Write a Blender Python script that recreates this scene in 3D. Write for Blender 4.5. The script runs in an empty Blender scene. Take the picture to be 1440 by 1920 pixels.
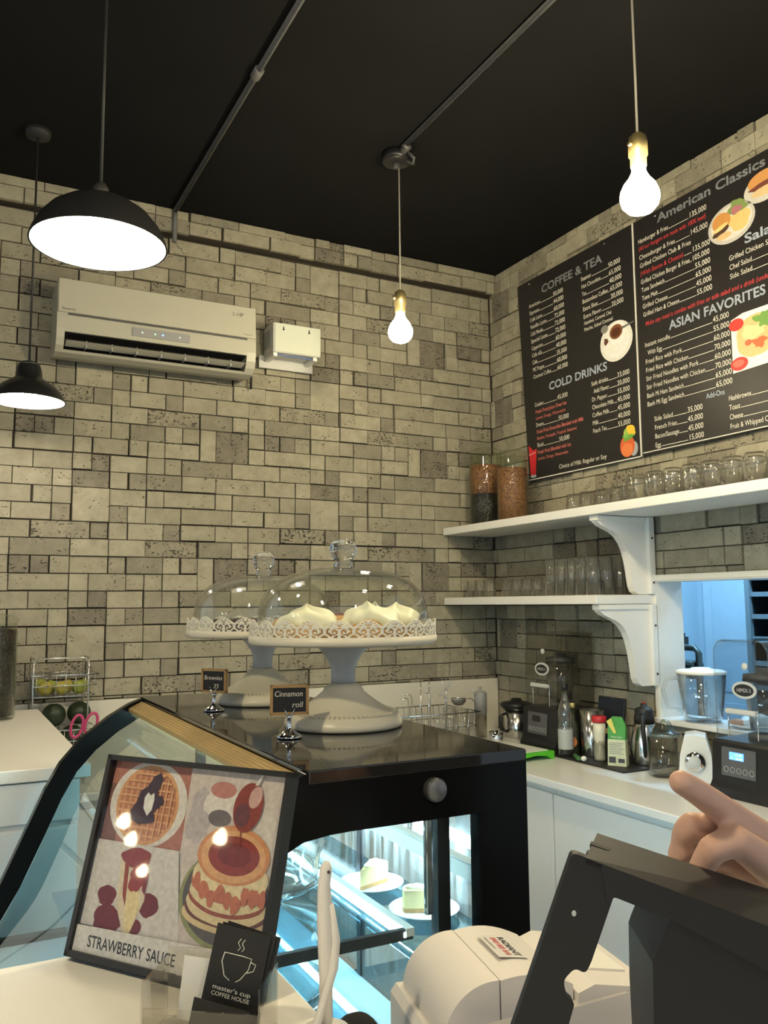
import bpy, bmesh, math, random
from mathutils import Vector, Matrix
random.seed(7)
PI = math.pi
scene = bpy.context.scene
COL = scene.collection

# ------------------------------------------------------------------ camera
cam_d = bpy.data.cameras.new('camera')
cam = bpy.data.objects.new('camera', cam_d)
COL.objects.link(cam)
cam_d.sensor_fit = 'VERTICAL'
cam_d.sensor_height = 36.0
cam_d.lens = 36.0 * 1589.13 / 1920.0
cam_d.clip_start = 0.02
CAM_R = ((0.8866, -0.0435, -0.4605), (-0.4625, -0.0988, -0.8811), (-0.0072, 0.9942, -0.1077))
CAM_P = Vector((-2.715, -3.879, 1.570))
cam.matrix_world = Matrix.Translation(CAM_P) @ Matrix(CAM_R).to_quaternion().to_matrix().to_4x4()
scene.camera = cam

# ------------------------------------------------------------------ world: dim daylight from the open shop front
world = bpy.data.worlds.new('world')
scene.world = world
world.use_nodes = True
bg = world.node_tree.nodes['Background']
bg.inputs[0].default_value = (0.74, 0.87, 1.0, 1)
bg.inputs[1].default_value = 0.29

vs = scene.view_settings
vs.view_transform = 'Standard'
vs.look = 'None'
vs.gamma = 1.0
vs.use_curve_mapping = False
vs.exposure = 1.08
scene.cycles.max_bounces = 5
scene.cycles.diffuse_bounces = 3
scene.cycles.glossy_bounces = 3
scene.cycles.transmission_bounces = 5
scene.cycles.transparent_max_bounces = 14
scene.cycles.use_adaptive_sampling = True
scene.cycles.adaptive_threshold = 0.06
scene.cycles.sample_clamp_indirect = 6.0
scene.cycles.caustics_reflective = False
scene.cycles.caustics_refractive = False

BULB_W = (80.0, 300.0, 250.0, 90.0, 140.0, 70.0, 70.0, 70.0, 70.0)    # emission of the bare bulbs: middle, menu, then those behind the camera
SHADE_W = 58.0       # emission of the bulbs inside the black shades
CASE_W = 34.0         # emission of the case's light strips
KITCHEN_W = 190.0     # emission of the kitchen tube

# ------------------------------------------------------------------ materials
def principled(name):
    m = bpy.data.materials.new(name)
    m.use_nodes = True
    return m, m.node_tree, m.node_tree.nodes['Principled BSDF']

def mat(name, col, rough=0.5, metal=0.0, var=0.06, scale=14.0, bump=0.0, bscale=80.0, spec=0.5, trans=0.0, ior=1.45, emit=0.0, ecol=None, coat=0.0):
    m, nt, p = principled(name)
    N, L = nt.nodes, nt.links
    pos = N.new('ShaderNodeNewGeometry')
    if var > 0:
        nz = N.new('ShaderNodeTexNoise'); nz.inputs['Scale'].default_value = scale; nz.inputs['Detail'].default_value = 3
        L.new(pos.outputs['Position'], nz.inputs['Vector'])
        rp = N.new('ShaderNodeMix'); rp.data_type = 'RGBA'
        rp.inputs[6].default_value = tuple(max(0, c*(1-var)) for c in col) + (1,)
        rp.inputs[7].default_value = tuple(min(1, c*(1+var)) for c in col) + (1,)
        L.new(nz.outputs[0], rp.inputs[0]); L.new(rp.outputs[2], p.inputs['Base Color'])
    else:
        p.inputs['Base Color'].default_value = tuple(col) + (1,)
    p.inputs['Roughness'].default_value = rough
    p.inputs['Metallic'].default_value = metal
    p.inputs['Specular IOR Level'].default_value = spec
    p.inputs['Transmission Weight'].default_value = trans
    p.inputs['IOR'].default_value = ior
    p.inputs['Coat Weight'].default_value = coat
    if emit > 0:
        p.inputs['Emission Color'].default_value = tuple(ecol or col) + (1,)
        p.inputs['Emission Strength'].default_value = emit
    if bump > 0:
        b = N.new('ShaderNodeBump'); b.inputs['Strength'].default_value = bump; b.inputs['Distance'].default_value = 0.002
        n2 = N.new('ShaderNodeTexNoise'); n2.inputs['Scale'].default_value = bscale; n2.inputs['Detail'].default_value = 5
        L.new(pos.outputs['Position'], n2.inputs['Vector'])
        L.new(n2.outputs[0], b.inputs['Height']); L.new(b.outputs[0], p.inputs['Normal'])
    return m

def thin_glass(name, tint=(0.97, 0.98, 0.97), rough=0.02, refl=1.0, streaks=0.0, brighten=0.0):
    """pane glass: straight-through transparency plus fresnel reflection"""
    m = bpy.data.materials.new(name); m.use_nodes = True
    nt = m.node_tree; N, L = nt.nodes, nt.links
    N.clear()
    out = N.new('ShaderNodeOutputMaterial')
    tr = N.new('ShaderNodeBsdfTransparent'); tr.inputs[0].default_value = tuple(tint) + (1,)
    gl = N.new('ShaderNodeBsdfGlossy'); gl.inputs['Roughness'].default_value = rough
    fc = N.new('ShaderNodeLayerWeight'); fc.inputs[0].default_value = 0.5
    pw = N.new('ShaderNodeMath'); pw.operation = 'POWER'; pw.inputs[1].default_value = 4.0
    L.new(fc.outputs['Facing'], pw.inputs[0])
    fr = N.new('ShaderNodeMath'); fr.operation = 'MULTIPLY_ADD'; fr.inputs[1].default_value = 0.9; fr.inputs[2].default_value = 0.04
    L.new(pw.outputs[0], fr.inputs[0])
    mu = N.new('ShaderNodeMath'); mu.operation = 'MULTIPLY'; mu.inputs[1].default_value = refl; mu.use_clamp = True
    L.new(fr.outputs[0], mu.inputs[0])
    mix = N.new('ShaderNodeMixShader')
    L.new(mu.outputs[0], mix.inputs[0]); L.new(tr.outputs[0], mix.inputs[1]); L.new(gl.outputs[0], mix.inputs[2])
    res = mix
    if streaks > 0:   # condensation run down the pane
        df = N.new('ShaderNodeBsdfDiffuse'); df.inputs[0].default_value = (0.75, 0.8, 0.8, 1)
        tc = N.new('ShaderNodeNewGeometry'); mp = N.new('ShaderNodeMapping'); mp.inputs['Scale'].default_value = (70, 70, 5)
        nz = N.new('ShaderNodeTexNoise'); nz.inputs['Scale'].default_value = 1.0; nz.inputs['Detail'].default_value = 4
        L.new(tc.outputs['Position'], mp.inputs[0]); L.new(mp.outputs[0], nz.inputs['Vector'])
        cr = N.new('ShaderNodeMapRange'); cr.inputs[1].default_value = 0.42; cr.inputs[2].default_value = 0.66
        cr.inputs[3].default_value = 0.0; cr.inputs[4].default_value = streaks
        L.new(nz.outputs[0], cr.inputs[0])
        m2 = N.new('ShaderNodeMixShader'); L.new(cr.outputs[0], m2.inputs[0]); L.new(mix.outputs[0], m2.inputs[1]); L.new(df.outputs[0], m2.inputs[2])
        res = m2
    if brighten > 0:      # white mixed into clear glass so it looks brighter
        df = N.new('ShaderNodeBsdfDiffuse'); df.inputs[0].default_value = (0.9, 0.9, 0.86, 1)
        tl = N.new('ShaderNodeBsdfTranslucent'); tl.inputs[0].default_value = (0.9, 0.9, 0.86, 1)
        m3 = N.new('ShaderNodeMixShader'); L.new(df.outputs[0], m3.inputs[1]); L.new(tl.outputs[0], m3.inputs[2])
        m4 = N.new('ShaderNodeMixShader'); m4.inputs[0].default_value = brighten
        L.new(res.outputs[0], m4.inputs[1]); L.new(m3.outputs[0], m4.inputs[2]); res = m4
    L.new(res.outputs[0], out.inputs[0])
    return m

def brick_mat(name, col, speck=0.0, mott=0.18):
    m, nt, p = principled(name)
    N, L = nt.nodes, nt.links
    pos = N.new('ShaderNodeNewGeometry')
    big = N.new('ShaderNodeTexNoise'); big.inputs['Scale'].default_value = 17; big.inputs['Detail'].default_value = 6; big.inputs['Roughness'].default_value = 0.62
    L.new(pos.outputs['Position'], big.inputs['Vector'])
    mx = N.new('ShaderNodeMix'); mx.data_type = 'RGBA'
    mx.inputs[6].default_value = tuple(c*(1-mott) for c in col) + (1,)
    mx.inputs[7].default_value = tuple(min(1, c*(1+mott*0.8)) for c in col) + (1,)
    rg = N.new('ShaderNodeMapRange'); rg.inputs[1].default_value = 0.3; rg.inputs[2].default_value = 0.7
    L.new(big.outputs[0], rg.inputs[0]); L.new(rg.outputs[0], mx.inputs[0])
    # travertine pits
    mp = N.new('ShaderNodeMapping'); mp.inputs['Scale'].default_value = (1, 1, 1.7)
    L.new(pos.outputs['Position'], mp.inputs[0])
    pit = N.new('ShaderNodeTexNoise'); pit.inputs['Scale'].default_value = 78; pit.inputs['Detail'].default_value = 2
    L.new(mp.outputs[0], pit.inputs['Vector'])
    zone = N.new('ShaderNodeTexNoise'); zone.inputs['Scale'].default_value = 11; zone.inputs['Detail'].default_value = 2
    L.new(pos.outputs['Position'], zone.inputs['Vector'])
    ad = N.new('ShaderNodeMath'); ad.operation = 'MULTIPLY_ADD'; ad.inputs[1].default_value = 0.42
    L.new(zone.outputs[0], ad.inputs[0]); L.new(pit.outputs[0], ad.inputs[2])
    th = N.new('ShaderNodeMapRange')
    th.inputs[1].default_value = 0.89 - speck; th.inputs[2].default_value = 0.935 - speck*0.8
    L.new(ad.outputs[0], th.inputs[0])
    mx2 = N.new('ShaderNodeMix'); mx2.data_type = 'RGBA'
    mx2.inputs[7].default_value = tuple(c*0.24 for c in col) + (1,)
    L.new(th.outputs[0], mx2.inputs[0]); L.new(mx.outputs[2], mx2.inputs[6])
    L.new(mx2.outputs[2], p.inputs['Base Color'])
    p.inputs['Roughness'].default_value = 0.78
    p.inputs['Specular IOR Level'].default_value = 0.29
    iv = N.new('ShaderNodeMath'); iv.operation = 'SUBTRACT'; iv.inputs[0].default_value = 1.0
    L.new(th.outputs[0], iv.inputs[1])
    b = N.new('ShaderNodeBump'); b.inputs['Strength'].default_value = 0.35; b.inputs['Distance'].default_value = 0.002
    L.new(iv.outputs[0], b.inputs['Height']); L.new(b.outputs[0], p.inputs['Normal'])
    return m

def emis(name, col, s):
    m = bpy.data.materials.new(name); m.use_nodes = True
    nt = m.node_tree; nt.nodes.clear()
    o = nt.nodes.new('ShaderNodeOutputMaterial'); e = nt.nodes.new('ShaderNodeEmission')
    e.inputs[0].default_value = tuple(col) + (1,); e.inputs[1].default_value = s
    nt.links.new(e.outputs[0], o.inputs[0])
    return m

def granular(name, c1, c2, scale=160, rough=0.45):
    """beans / seeds seen through jar glass"""
    m, nt, p = principled(name)
    N, L = nt.nodes, nt.links
    g = N.new('ShaderNodeNewGeometry')
    v = N.new('ShaderNodeTexVoronoi'); v.inputs['Scale'].default_value = scale
    L.new(g.outputs['Position'], v.inputs['Vector'])
    mx = N.new('ShaderNodeMix'); mx.data_type = 'RGBA'
    mx.inputs[6].default_value = c1 + (1,); mx.inputs[7].default_value = c2 + (1,)
    sp = N.new('ShaderNodeSeparateColor'); L.new(v.outputs['Color'], sp.inputs[0])
    L.new(sp.outputs[0], mx.inputs[0]); L.new(mx.outputs[2], p.inputs['Base Color'])
    b = N.new('ShaderNodeBump'); b.inputs['Strength'].default_value = 0.9; b.inputs['Distance'].default_value = 0.004; b.invert = True
    L.new(v.outputs['Distance'], b.inputs['Height']); L.new(b.outputs[0], p.inputs['Normal'])
    p.inputs['Roughness'].default_value = rough
    return m

T = {
 'L': brick_mat('brick_pale', (0.331, 0.305, 0.23)),
 'H': brick_mat('brick_cream', (0.357, 0.331, 0.251)),
 'M': brick_mat('brick_beige', (0.301, 0.277, 0.209), 0.012),
 'S': brick_mat('brick_speckled', (0.28, 0.256, 0.194), 0.11, 0.24),
 'D': brick_mat('brick_taupe', (0.245, 0.224, 0.172), 0.025, 0.18),
 'X': brick_mat('brick_dark', (0.202, 0.182, 0.142), 0.075, 0.26),
}
m_joint = mat('joint_brown', (0.045, 0.036, 0.026), 0.9)
m_ceil = mat('ceiling_charcoal', (0.0085, 0.0085, 0.0092), 0.85, var=0.25, scale=3, bump=0.2, bscale=30, spec=0.12)
m_floor = mat('floor_grey', (0.25, 0.24, 0.22), 0.5)
m_white = mat('white_laminate', (0.78, 0.77, 0.74), 0.28, var=0.02)
m_whitep = mat('white_paint', (0.80, 0.79, 0.75), 0.4, var=0.03)
m_cream = mat('cream_laminate', (0.84, 0.81, 0.74), 0.33, var=0.02)
m_splash = mat('backsplash_white', (0.66, 0.63, 0.55), 0.4, var=0.03)
m_black = mat('black_gloss', (0.006, 0.006, 0.006), 0.16, var=0.1, spec=0.12)
m_granite = mat('black_glass_top', (0.014, 0.013, 0.012), 0.05, var=0.2, spec=0.8)
m_blackm = mat('black_matte', (0.018, 0.018, 0.019), 0.5, var=0.1, bump=0.15, bscale=900)
m_blacks = mat('black_satin', (0.014, 0.014, 0.015), 0.32, var=0.1)
m_dark = mat('dark_grey', (0.06, 0.06, 0.063), 0.4)
m_grey = mat('grey_plastic', (0.30, 0.30, 0.30), 0.4)
m_lgrey = mat('light_grey_plastic', (0.55, 0.55, 0.53), 0.4)
m_gold = mat('brushed_brass', (0.62, 0.43, 0.17), 0.42, 0.55, var=0.1, scale=40)
m_steel = mat('stainless_steel', (0.62, 0.62, 0.60), 0.2, 1.0, var=0.05)
m_chrome = mat('chrome', (0.75, 0.75, 0.74), 0.08, 1.0, var=0.03)
m_pipe = mat('conduit_paint', (0.13, 0.13, 0.13), 0.55, var=0.3, scale=20)
m_ac = mat('ac_white_plastic', (0.47, 0.455, 0.375), 0.35, var=0.02)
m_acd = mat('ac_lower_plastic', (0.44, 0.425, 0.35), 0.4, var=0.02)
m_glass = thin_glass('clear_glass')
m_glass2 = thin_glass('jar_glass', (0.95, 0.97, 0.93), refl=0.7)
m_cup = thin_glass('drinking_glass', (0.99, 0.99, 0.975), 0.07, refl=2.2, brighten=0.03)
m_pane = thin_glass('case_pane', (0.90, 0.965, 0.95), 0.01, refl=1.3)
m_wet = thin_glass('wet_pane', (0.92, 0.97, 0.97), 0.05, refl=1.0, streaks=0.13)
m_acryl = thin_glass('clear_acrylic', (0.93, 0.92, 0.89), 0.08, refl=1.6)
m_smoke = thin_glass('smoky_acrylic', (0.80, 0.79, 0.76), 0.06, refl=1.6)
m_clearp = thin_glass('clear_hood', (0.90, 0.92, 0.93), 0.06, refl=2.0)
m_solidglass = mat('solid_glass', (0.96, 0.97, 0.96), 0.02, trans=1.0, var=0)
m_bulb2 = emis('shade_bulb_glow', (1.0, 0.90, 0.72), SHADE_W)
m_shadein = mat('shade_white_inside', (0.88, 0.87, 0.83), 0.5, var=0)
m_brass = mat('socket_brass', (0.75, 0.60, 0.28), 0.3, 0.9)
m_cord = mat('twisted_cord', (0.45, 0.42, 0.34), 0.7)
m_cordb = mat('black_cord', (0.02, 0.02, 0.02), 0.6)

# ------------------------------------------------------------------ mesh builder
class MB:
    def __init__(s):
        s.v = []; s.f = []; s.sm = []
    def add(s, vs, fs, mtx=None, smooth=False):
        o = len(s.v)
        if mtx is not None: vs = [tuple(mtx @ Vector(p)) for p in vs]
        s.v += [tuple(p) for p in vs]
        s.f += [tuple(i+o for i in f) for f in fs]
        s.sm += [smooth]*len(fs)
        return s
    def box(s, c, d, mtx=None, bev=0.0):
        x, y, z = c; a, b, h = d[0]/2, d[1]/2, d[2]/2
        if bev <= 0:
            vs = [(x+i*a, y+j*b, z+k*h) for i in (-1, 1) for j in (-1, 1) for k in (-1, 1)]
            fs = [(0,1,3,2),(4,6,7,5),(0,4,5,1),(2,3,7,6),(0,2,6,4),(1,5,7,3)]
            return s.add(vs, fs, mtx)
        bm = bmesh.new()
        bmesh.ops.create_cube(bm, size=1.0)
        for v in bm.verts: v.co = Vector((v.co.x*d[0], v.co.y*d[1], v.co.z*d[2])) + Vector(c)
        bmesh.ops.bevel(bm, geom=list(bm.edges), offset=min(bev, min(d)*0.45), segments=2, profile=0.5, affect='EDGES')
        bm.verts.index_update()
        s.add([v.co[:] for v in bm.verts], [tuple(v.index for v in f.verts) for f in bm.faces], mtx)
        bm.free(); return s
    def lathe(s, prof, seg=32, c=(0, 0, 0), mtx=None, smooth=True, sx=1.0, sy=1.0):
        vs = []; fs = []; rings = []
        for r, z in prof:
            if r <= 1e-6:
                rings.append([len(vs)]); vs.append((c[0], c[1], c[2]+z))
            else:
                rings.append(list(range(len(vs), len(vs)+seg)))
                for k in range(seg):
                    a = 2*PI*k/seg
                    vs.append((c[0]+r*sx*math.cos(a), c[1]+r*sy*math.sin(a), c[2]+z))
        for A, B in zip(rings, rings[1:]):
            if len(A) == 1 and len(B) == 1: continue
            for k in range(seg):
                k2 = (k+1) % seg
                if len(A) == 1: fs.append((A[0], B[k2], B[k]))
                elif len(B) == 1: fs.append((A[k], A[k2], B[0]))
                else: fs.append((A[k], A[k2], B[k2], B[k]))
        return s.add(vs, fs, mtx, smooth)
    def cyl(s, c, r, h, seg=24, mtx=None, axis='z', r2=None):
        r2 = r if r2 is None else r2
        M = {'z': Matrix.Identity(4), 'x': Matrix.Rotation(PI/2, 4, 'Y'), 'y': Matrix.Rotation(-PI/2, 4, 'X')}[axis]
        M = Matrix.Translation(Vector(c)) @ M
        if mtx is not None: M = mtx @ M
        e = min(r, h)*0.06
        return s.lathe([(0, -h/2), (r-e, -h/2), (r, -h/2+e), (r2, h/2-e), (r2-e, h/2), (0, h/2)], seg, mtx=M)
    def tube(s, pts, r, seg=8, mtx=None, caps=True, closed=False):
        P = [Vector(p) for p in pts]; n = len(P)
        R = r if isinstance(r, (list, tuple)) else [r]*n
        vs = []; fs = []; prev = None
        for i, p in enumerate(P):
            if closed: t = P[(i+1) % n] - P[i-1]
            else: t = P[min(i+1, n-1)] - P[max(i-1, 0)]
            t = t.normalized() if t.length > 1e-9 else Vector((0, 0, 1))
            if prev is None:
                a = Vector((0, 0, 1)) if abs(t.z) < 0.9 else Vector((1, 0, 0))
                nrm = t.cross(a).normalized()
            else:
                nrm = (prev - t*prev.dot(t)); nrm = nrm.normalized() if nrm.length > 1e-6 else t.orthogonal().normalized()
            prev = nrm; b = t.cross(nrm)
            for k in range(seg):
                a = 2*PI*k/seg
                vs.append(tuple(p + (nrm*math.cos(a) + b*math.sin(a))*R[i]))
        m = n if closed else n-1
        for i in range(m):
            j = (i+1) % n
            for k in range(seg):
                k2 = (k+1) % seg
                fs.append((i*seg+k, i*seg+k2, j*seg+k2, j*seg+k))
        if caps and not closed:
            fs.append(tuple(range(seg))[::-1]); fs.append(tuple((n-1)*seg+k for k in range(seg)))
        return s.add(vs, fs, mtx, True)
    def prism(s, poly, d, mtx=None):
        """poly in local xz, extruded along y from 0 to d"""
        n = len(poly)
        vs = [(x, 0, z) for x, z in poly] + [(x, d, z) for x, z in poly]
        fs = [tuple(range(n)), tuple(range(2*n-1, n-1, -1))] + [(i, i+n, (i+1) % n+n, (i+1) % n) for i in range(n)]
        return s.add(vs, fs, mtx)
    def strip(s, prof, d, mtx=None, smooth=True):
        """open profile in xz swept along y"""
        n = len(prof)
        vs = [(x, 0, z) for x, z in prof] + [(x, d, z) for x, z in prof]
        return s.add(vs, [(i, i+1, i+1+n, i+n) for i in range(n-1)], mtx, smooth)
    def flat(s, poly, y=0.0, mtx=None):
        return s.add([(x, y, z) for x, z in poly], [tuple(range(len(poly)))], mtx)
    def build(s, name, m, parent=None, loc=None):
        me = bpy.data.meshes.new(name)
        me.from_pydata(s.v, [], s.f)
        me.polygons.foreach_set('use_smooth', s.sm)
        for x in (m if isinstance(m, (list, tuple)) else [m]): me.materials.append(x)
        bm = bmesh.new(); bm.from_mesh(me)
        bmesh.ops.recalc_face_normals(bm, faces=bm.faces)
        bm.to_mesh(me); bm.free()
        me.update()
        o = bpy.data.objects.new(name, me); COL.objects.link(o)
        if parent: o.parent = parent
        if loc: o.location = loc
        return o

def rrect(x0, x1, z0, z1, r, n=5):
    out = []
    for cx, cz, a0 in ((x1-r, z1-r, 0), (x0+r, z1-r, PI/2), (x0+r, z0+r, PI), (x1-r, z0+r, 1.5*PI)):
        for k in range(n+1):
            a = a0 + PI/2*k/n
            out.append((cx+r*math.cos(a), cz+r*math.sin(a)))
    return out
def ell(cx, cz, a, b, n=28, rot=0.0, wob=0.0, seed=0):
    rn = random.Random(seed); out = []
    ph = [rn.uniform(0, 6.28) for _ in range(3)]
    for k in range(n):
        t = 2*PI*k/n
        w = 1 + wob*(math.sin(3*t+ph[0]) + 0.7*math.sin(5*t+ph[1]) + 0.5*math.sin(8*t+ph[2]))
        x, z = a*w*math.cos(t), b*w*math.sin(t)
        out.append((cx + x*math.cos(rot) - z*math.sin(rot), cz + x*math.sin(rot) + z*math.cos(rot)))
    return out

def tag(o, label, cat, group=None):
    o['label'] = label; o['category'] = cat
    if group: o['group'] = group
    return o
def thing(name, label, cat, loc=(0, 0, 0), rz=0.0, group=None):
    o = bpy.data.objects.new(name, None); COL.objects.link(o)
    o.empty_display_size = 0.05
    o.location = loc; o.rotation_euler = (0, 0, rz)
    return tag(o, label, cat, group)
def struct(o):
    o['kind'] = 'structure'; return o
def dup(root, loc, rz=None, label=None, group=None):
    def cp(o, par):
        c = o.copy(); COL.objects.link(c); c.parent = par
        for ch in KIDS.get(o.name, []): cp(ch, c)
        return c
    KIDS = {}
    for o in COL.objects:
        if o.parent: KIDS.setdefault(o.parent.name, []).append(o)
    r = cp(root, None)
    r.location = loc
    if rz is not None: r.rotation_euler = (0, 0, rz)
    if label: r['label'] = label
    if group: r['group'] = group
    return r

def text_mesh(mb, body, mtx, size, width=None, shear=0.0, align='LEFT', xs=1.0, bold=0.0, zoff=0.0):
    """flat lettering laid on local xz, baseline at the origin of mtx; facing -y"""
    c = bpy.data.curves.new('txt', 'FONT')
    c.body = body; c.size = size*1.37; c.shear = shear; c.align_x = align; c.offset = bold*size
    c.resolution_u = 3
    o = bpy.data.objects.new('txt', c); COL.objects.link(o)
    dg = bpy.context.evaluated_depsgraph_get()
    me = bpy.data.meshes.new_from_object(o.evaluated_get(dg), depsgraph=dg)
    if len(me.vertices):
        xsv = [v.co.x for v in me.vertices]
        k = xs
        if width: k = width/max(1e-6, max(xsv)-min(xsv) if align != 'LEFT' else max(xsv))
        vs = [(v.co.x*k, zoff, v.co.y) for v in me.vertices]
        mb.add(vs, [tuple(p.vertices) for p in me.polygons], mtx)
    bpy.data.objects.remove(o); bpy.data.curves.remove(c); bpy.data.meshes.remove(me)
Tr = lambda *p: Matrix.Translation(Vector(p))
Rz = lambda a: Matrix.Rotation(a, 4, 'Z')
Rx = lambda a: Matrix.Rotation(a, 4, 'X')
Ry = lambda a: Matrix.Rotation(a, 4, 'Y')

# ================================================================== SETTING
CEIL = 3.42
floor = struct(MB().box((-5.3, -2.6, -0.05), (16.6, 7.4, 0.1)).build('floor', m_floor))
ceiling = struct(MB().box((-6.6, -2.55, CEIL+0.06), (13.4, 5.4, 0.12)).build('ceiling', m_ceil))
wall_back = struct(MB().box((-1.7, 0.072, 1.71), (3.7, 0.12, 3.42)).build('wall_back', m_joint))
wb = MB()
OPEN = (1.19, 2.45, 1.085, 1.672)     # kitchen hatch in the right wall: s0, s1, z0, z1 (s runs along -y)
wb.box((0.066, -0.595+0.03, 1.71), (0.108, 1.19+0.06, 3.42))
wb.box((0.066, -(2.45+3.2)/2, 1.71), (0.108, 0.75, 3.42))
wb.box((0.066, -(1.19+2.45)/2, OPEN[2]/2), (0.108, 1.26, OPEN[2]))
wb.box((0.066, -(1.19+2.45)/2, (OPEN[3]+3.42)/2), (0.108, 1.26, 3.42-OPEN[3]))
wall_right = struct(wb.build('wall_right', m_joint))

# brick cladding: one repeat is 14 cells wide and 8 rows high, read off the wall
CU, CR = 0.0802, 0.07566
PAT = [
 [(0,2,2,'H'),(2,2,1,'L'),(4,1,1,'L'),(5,3,1,'L'),(8,1,1,'H'),(9,3,1,'M'),(12,1,1,'M'),(13,1,1,'M')],
 [(2,1,1,'D'),(3,1,1,'H'),(4,2,1,'M'),(6,3,1,'M'),(9,2,1,'H'),(11,2,1,'L'),(13,1,1,'D')],
 [(12,3,1,'S'),(1,1,1,'D'),(2,1,1,'L'),(3,2,1,'H'),(5,1,1,'D'),(6,2,1,'L'),(8,2,1,'L'),(10,2,1,'M')],
 [(11,3,1,'D'),(0,2,1,'H'),(2,2,1,'H'),(4,3,1,'S'),(7,2,1,'D'),(9,1,1,'H'),(10,1,1,'H')],
 [(11,1,1,'X'),(12,1,1,'X'),(13,1,1,'M'),(0,2,1,'L'),(2,1,1,'M'),(3,2,1,'D'),(5,1,1,'H'),(6,1,1,'M'),(7,1,2,'H'),(8,2,2,'X'),(10,1,1,'M')],
 [(11,3,1,'L'),(0,1,1,'H'),(1,2,1,'M'),(3,1,1,'L'),(4,1,1,'L'),(5,2,1,'H'),(10,1,1,'H')],
 [(12,2,1,'M'),(0,1,1,'M'),(1,1,1,'X'),(2,2,1,'H'),(4,1,1,'M'),(5,1,1,'M'),(6,3,1,'D'),(9,3,1,'L')],
 [(11,2,1,'L'),(13,1,1,'H'),(0,2,1,'X'),(2,1,1,'L'),(3,1,1,'D'),(4,2,1,'D'),(6,2,1,'L'),(8,3,1,'L')],
]
cam_inv = cam.matrix_world.inverted()
def view(p):
    c = cam_inv @ Vector(p)
    if c.z > -0.05: return None
    return 720+1589.13*c.x/-c.z, 960-1589.13*c.y/-c.z, -c.z
BR_MESH = {}
GAP = 0.0034
def brick_geo(w, h):
    a, b, e = (w-GAP)/2, (h-GAP)/2, 0.0018
    vs = [(x*a, 0.022, z*b) for x, z in ((-1,-1),(1,-1),(1,1),(-1,1))]
    vs += [(x*a, e, z*b) for x, z in ((-1,-1),(1,-1),(1,1),(-1,1))]
    vs += [(x*(a-e), 0, z*(b-e)) for x, z in ((-1,-1),(1,-1),(1,1),(-1,1))]
    fs = [(8,9,10,11)]
    for o in (0, 4):
        for i in range(4):
            j = (i+1) % 4
            fs.append((o+i, o+j, o+4+j, o+4+i))
    return vs, fs
def brick_mesh(w, h, t):
    k = (round(w, 4), round(h, 4), t)
    if k not in BR_MESH:
        me = bpy.data.meshes.new('brick'); vs, fs = brick_geo(w, h)
        me.from_pydata(vs, [], fs); me.materials.append(T[t]); me.update()
        bm = bmesh.new(); bm.from_mesh(me); bmesh.ops.recalc_face_normals(bm, faces=bm.faces); bm.normal_update()
        if bm.faces[0].normal.y > 0: bmesh.ops.reverse_faces(bm, faces=bm.faces)
        bm.to_mesh(me); bm.free()
        BR_MESH[k] = me
    return BR_MESH[k]
def clad(parent, s_ref, z_ref, regions, place, rz, limit):
    """regions: (s0, s1, z0, z1, out); place(s, z, out) -> world point of the brick's front face"""
    rn = random.Random(11); items = []
    for ks in range(-4, 5):
        for kz in range(-6, 7):
            for r, row in enumerate(PAT):
                for c, w, h, t in row:
                    a0 = s_ref + CU*(c+14*ks); a1 = a0 + CU*w
                    z1 = z_ref + CR*(8*kz-r); z0 = z1 - CR*h
                    dep = rn.uniform(-0.007, 0.006)
                    if t in 'HL' and rn.random() < 0.3: dep -= 0.004
                    ex = [0.0034 if rn.random() < 0.22 else 0.0 for _ in range(3)]
                    for (S0, S1, Z0, Z1, out) in regions:
                        b0, b1, y0, y1 = max(a0, S0), min(a1, S1), max(z0, Z0), min(z1, Z1)
                        if b1-b0 < 0.012 or y1-y0 < 0.012: continue
                        b0 += ex[0]; y0 += ex[1]; b1 -= ex[2]
                        p = place((b0+b1)/2, (y0+y1)/2, out+dep)
                        q = view(p)
                        d = q[2] if q and -20 < q[0] < 1460 and -20 < q[1] < 1500 else 99
                        items.append((d/math.sqrt((b1-b0)*(y1-y0)) if d < 90 else 1e6, d, p, b1-b0, y1-y0, t))
    items.sort(key=lambda i: i[0])
    rest = {}
    for n, (key, d, p, w, h, t) in enumerate(items):
        if n < limit and d < 90:
            o = bpy.data.objects.new('brick', brick_mesh(w, h, t)); COL.objects.link(o)
            o.parent = parent; o.location = p; o.rotation_euler = (0, 0, rz)
        else:
            rest.setdefault(t, []).append((p, w, h))
    if rest:
        mb = MB(); idx = []; keys = sorted(rest)
        for i, t in enumerate(keys):
            for p, w, h in rest[t]:
                vs, fs = brick_geo(w, h)
                mb.add(vs, fs, Tr(*p) @ Rz(rz)); idx += [i]*len(fs)
        o = mb.build('brick_field', [T[t] for t in keys], parent)
        o.data.polygons.foreach_set('material_index', idx)
        o['kind'] = 'stuff'
trim_1 = struct(MB().box((-1.7, -0.018, 3.366), (3.4, 0.06, 0.112)).build('trim_1', m_joint))
clad(wall_back, -2.225, 2.0885, [(-3.2, -0.001, 1.166, 3.308, 0.0)], lambda s, z, o: Vector((s, o, z)), 0.0, 295)
clad(trim_1, -2.225, 2.0885, [(-3.2, -0.002, 3.308, 3.419, -0.0585)], lambda s, z, o: Vector((s, o, z)), 0.0, 60)
clad(wall_right, -0.605, 2.0885-0.303, [(0.004, 1.19, 0.9, 3.419, 0.0), (1.19, 2.45, 1.672, 3.419, 0.0), (1.19, 2.45, 0.9, 1.085, 0.0), (2.45, 3.1, 0.9, 3.419, 0.0)],
     lambda s, z, o: Vector((o, -s, z)), -PI/2, 295)
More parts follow.
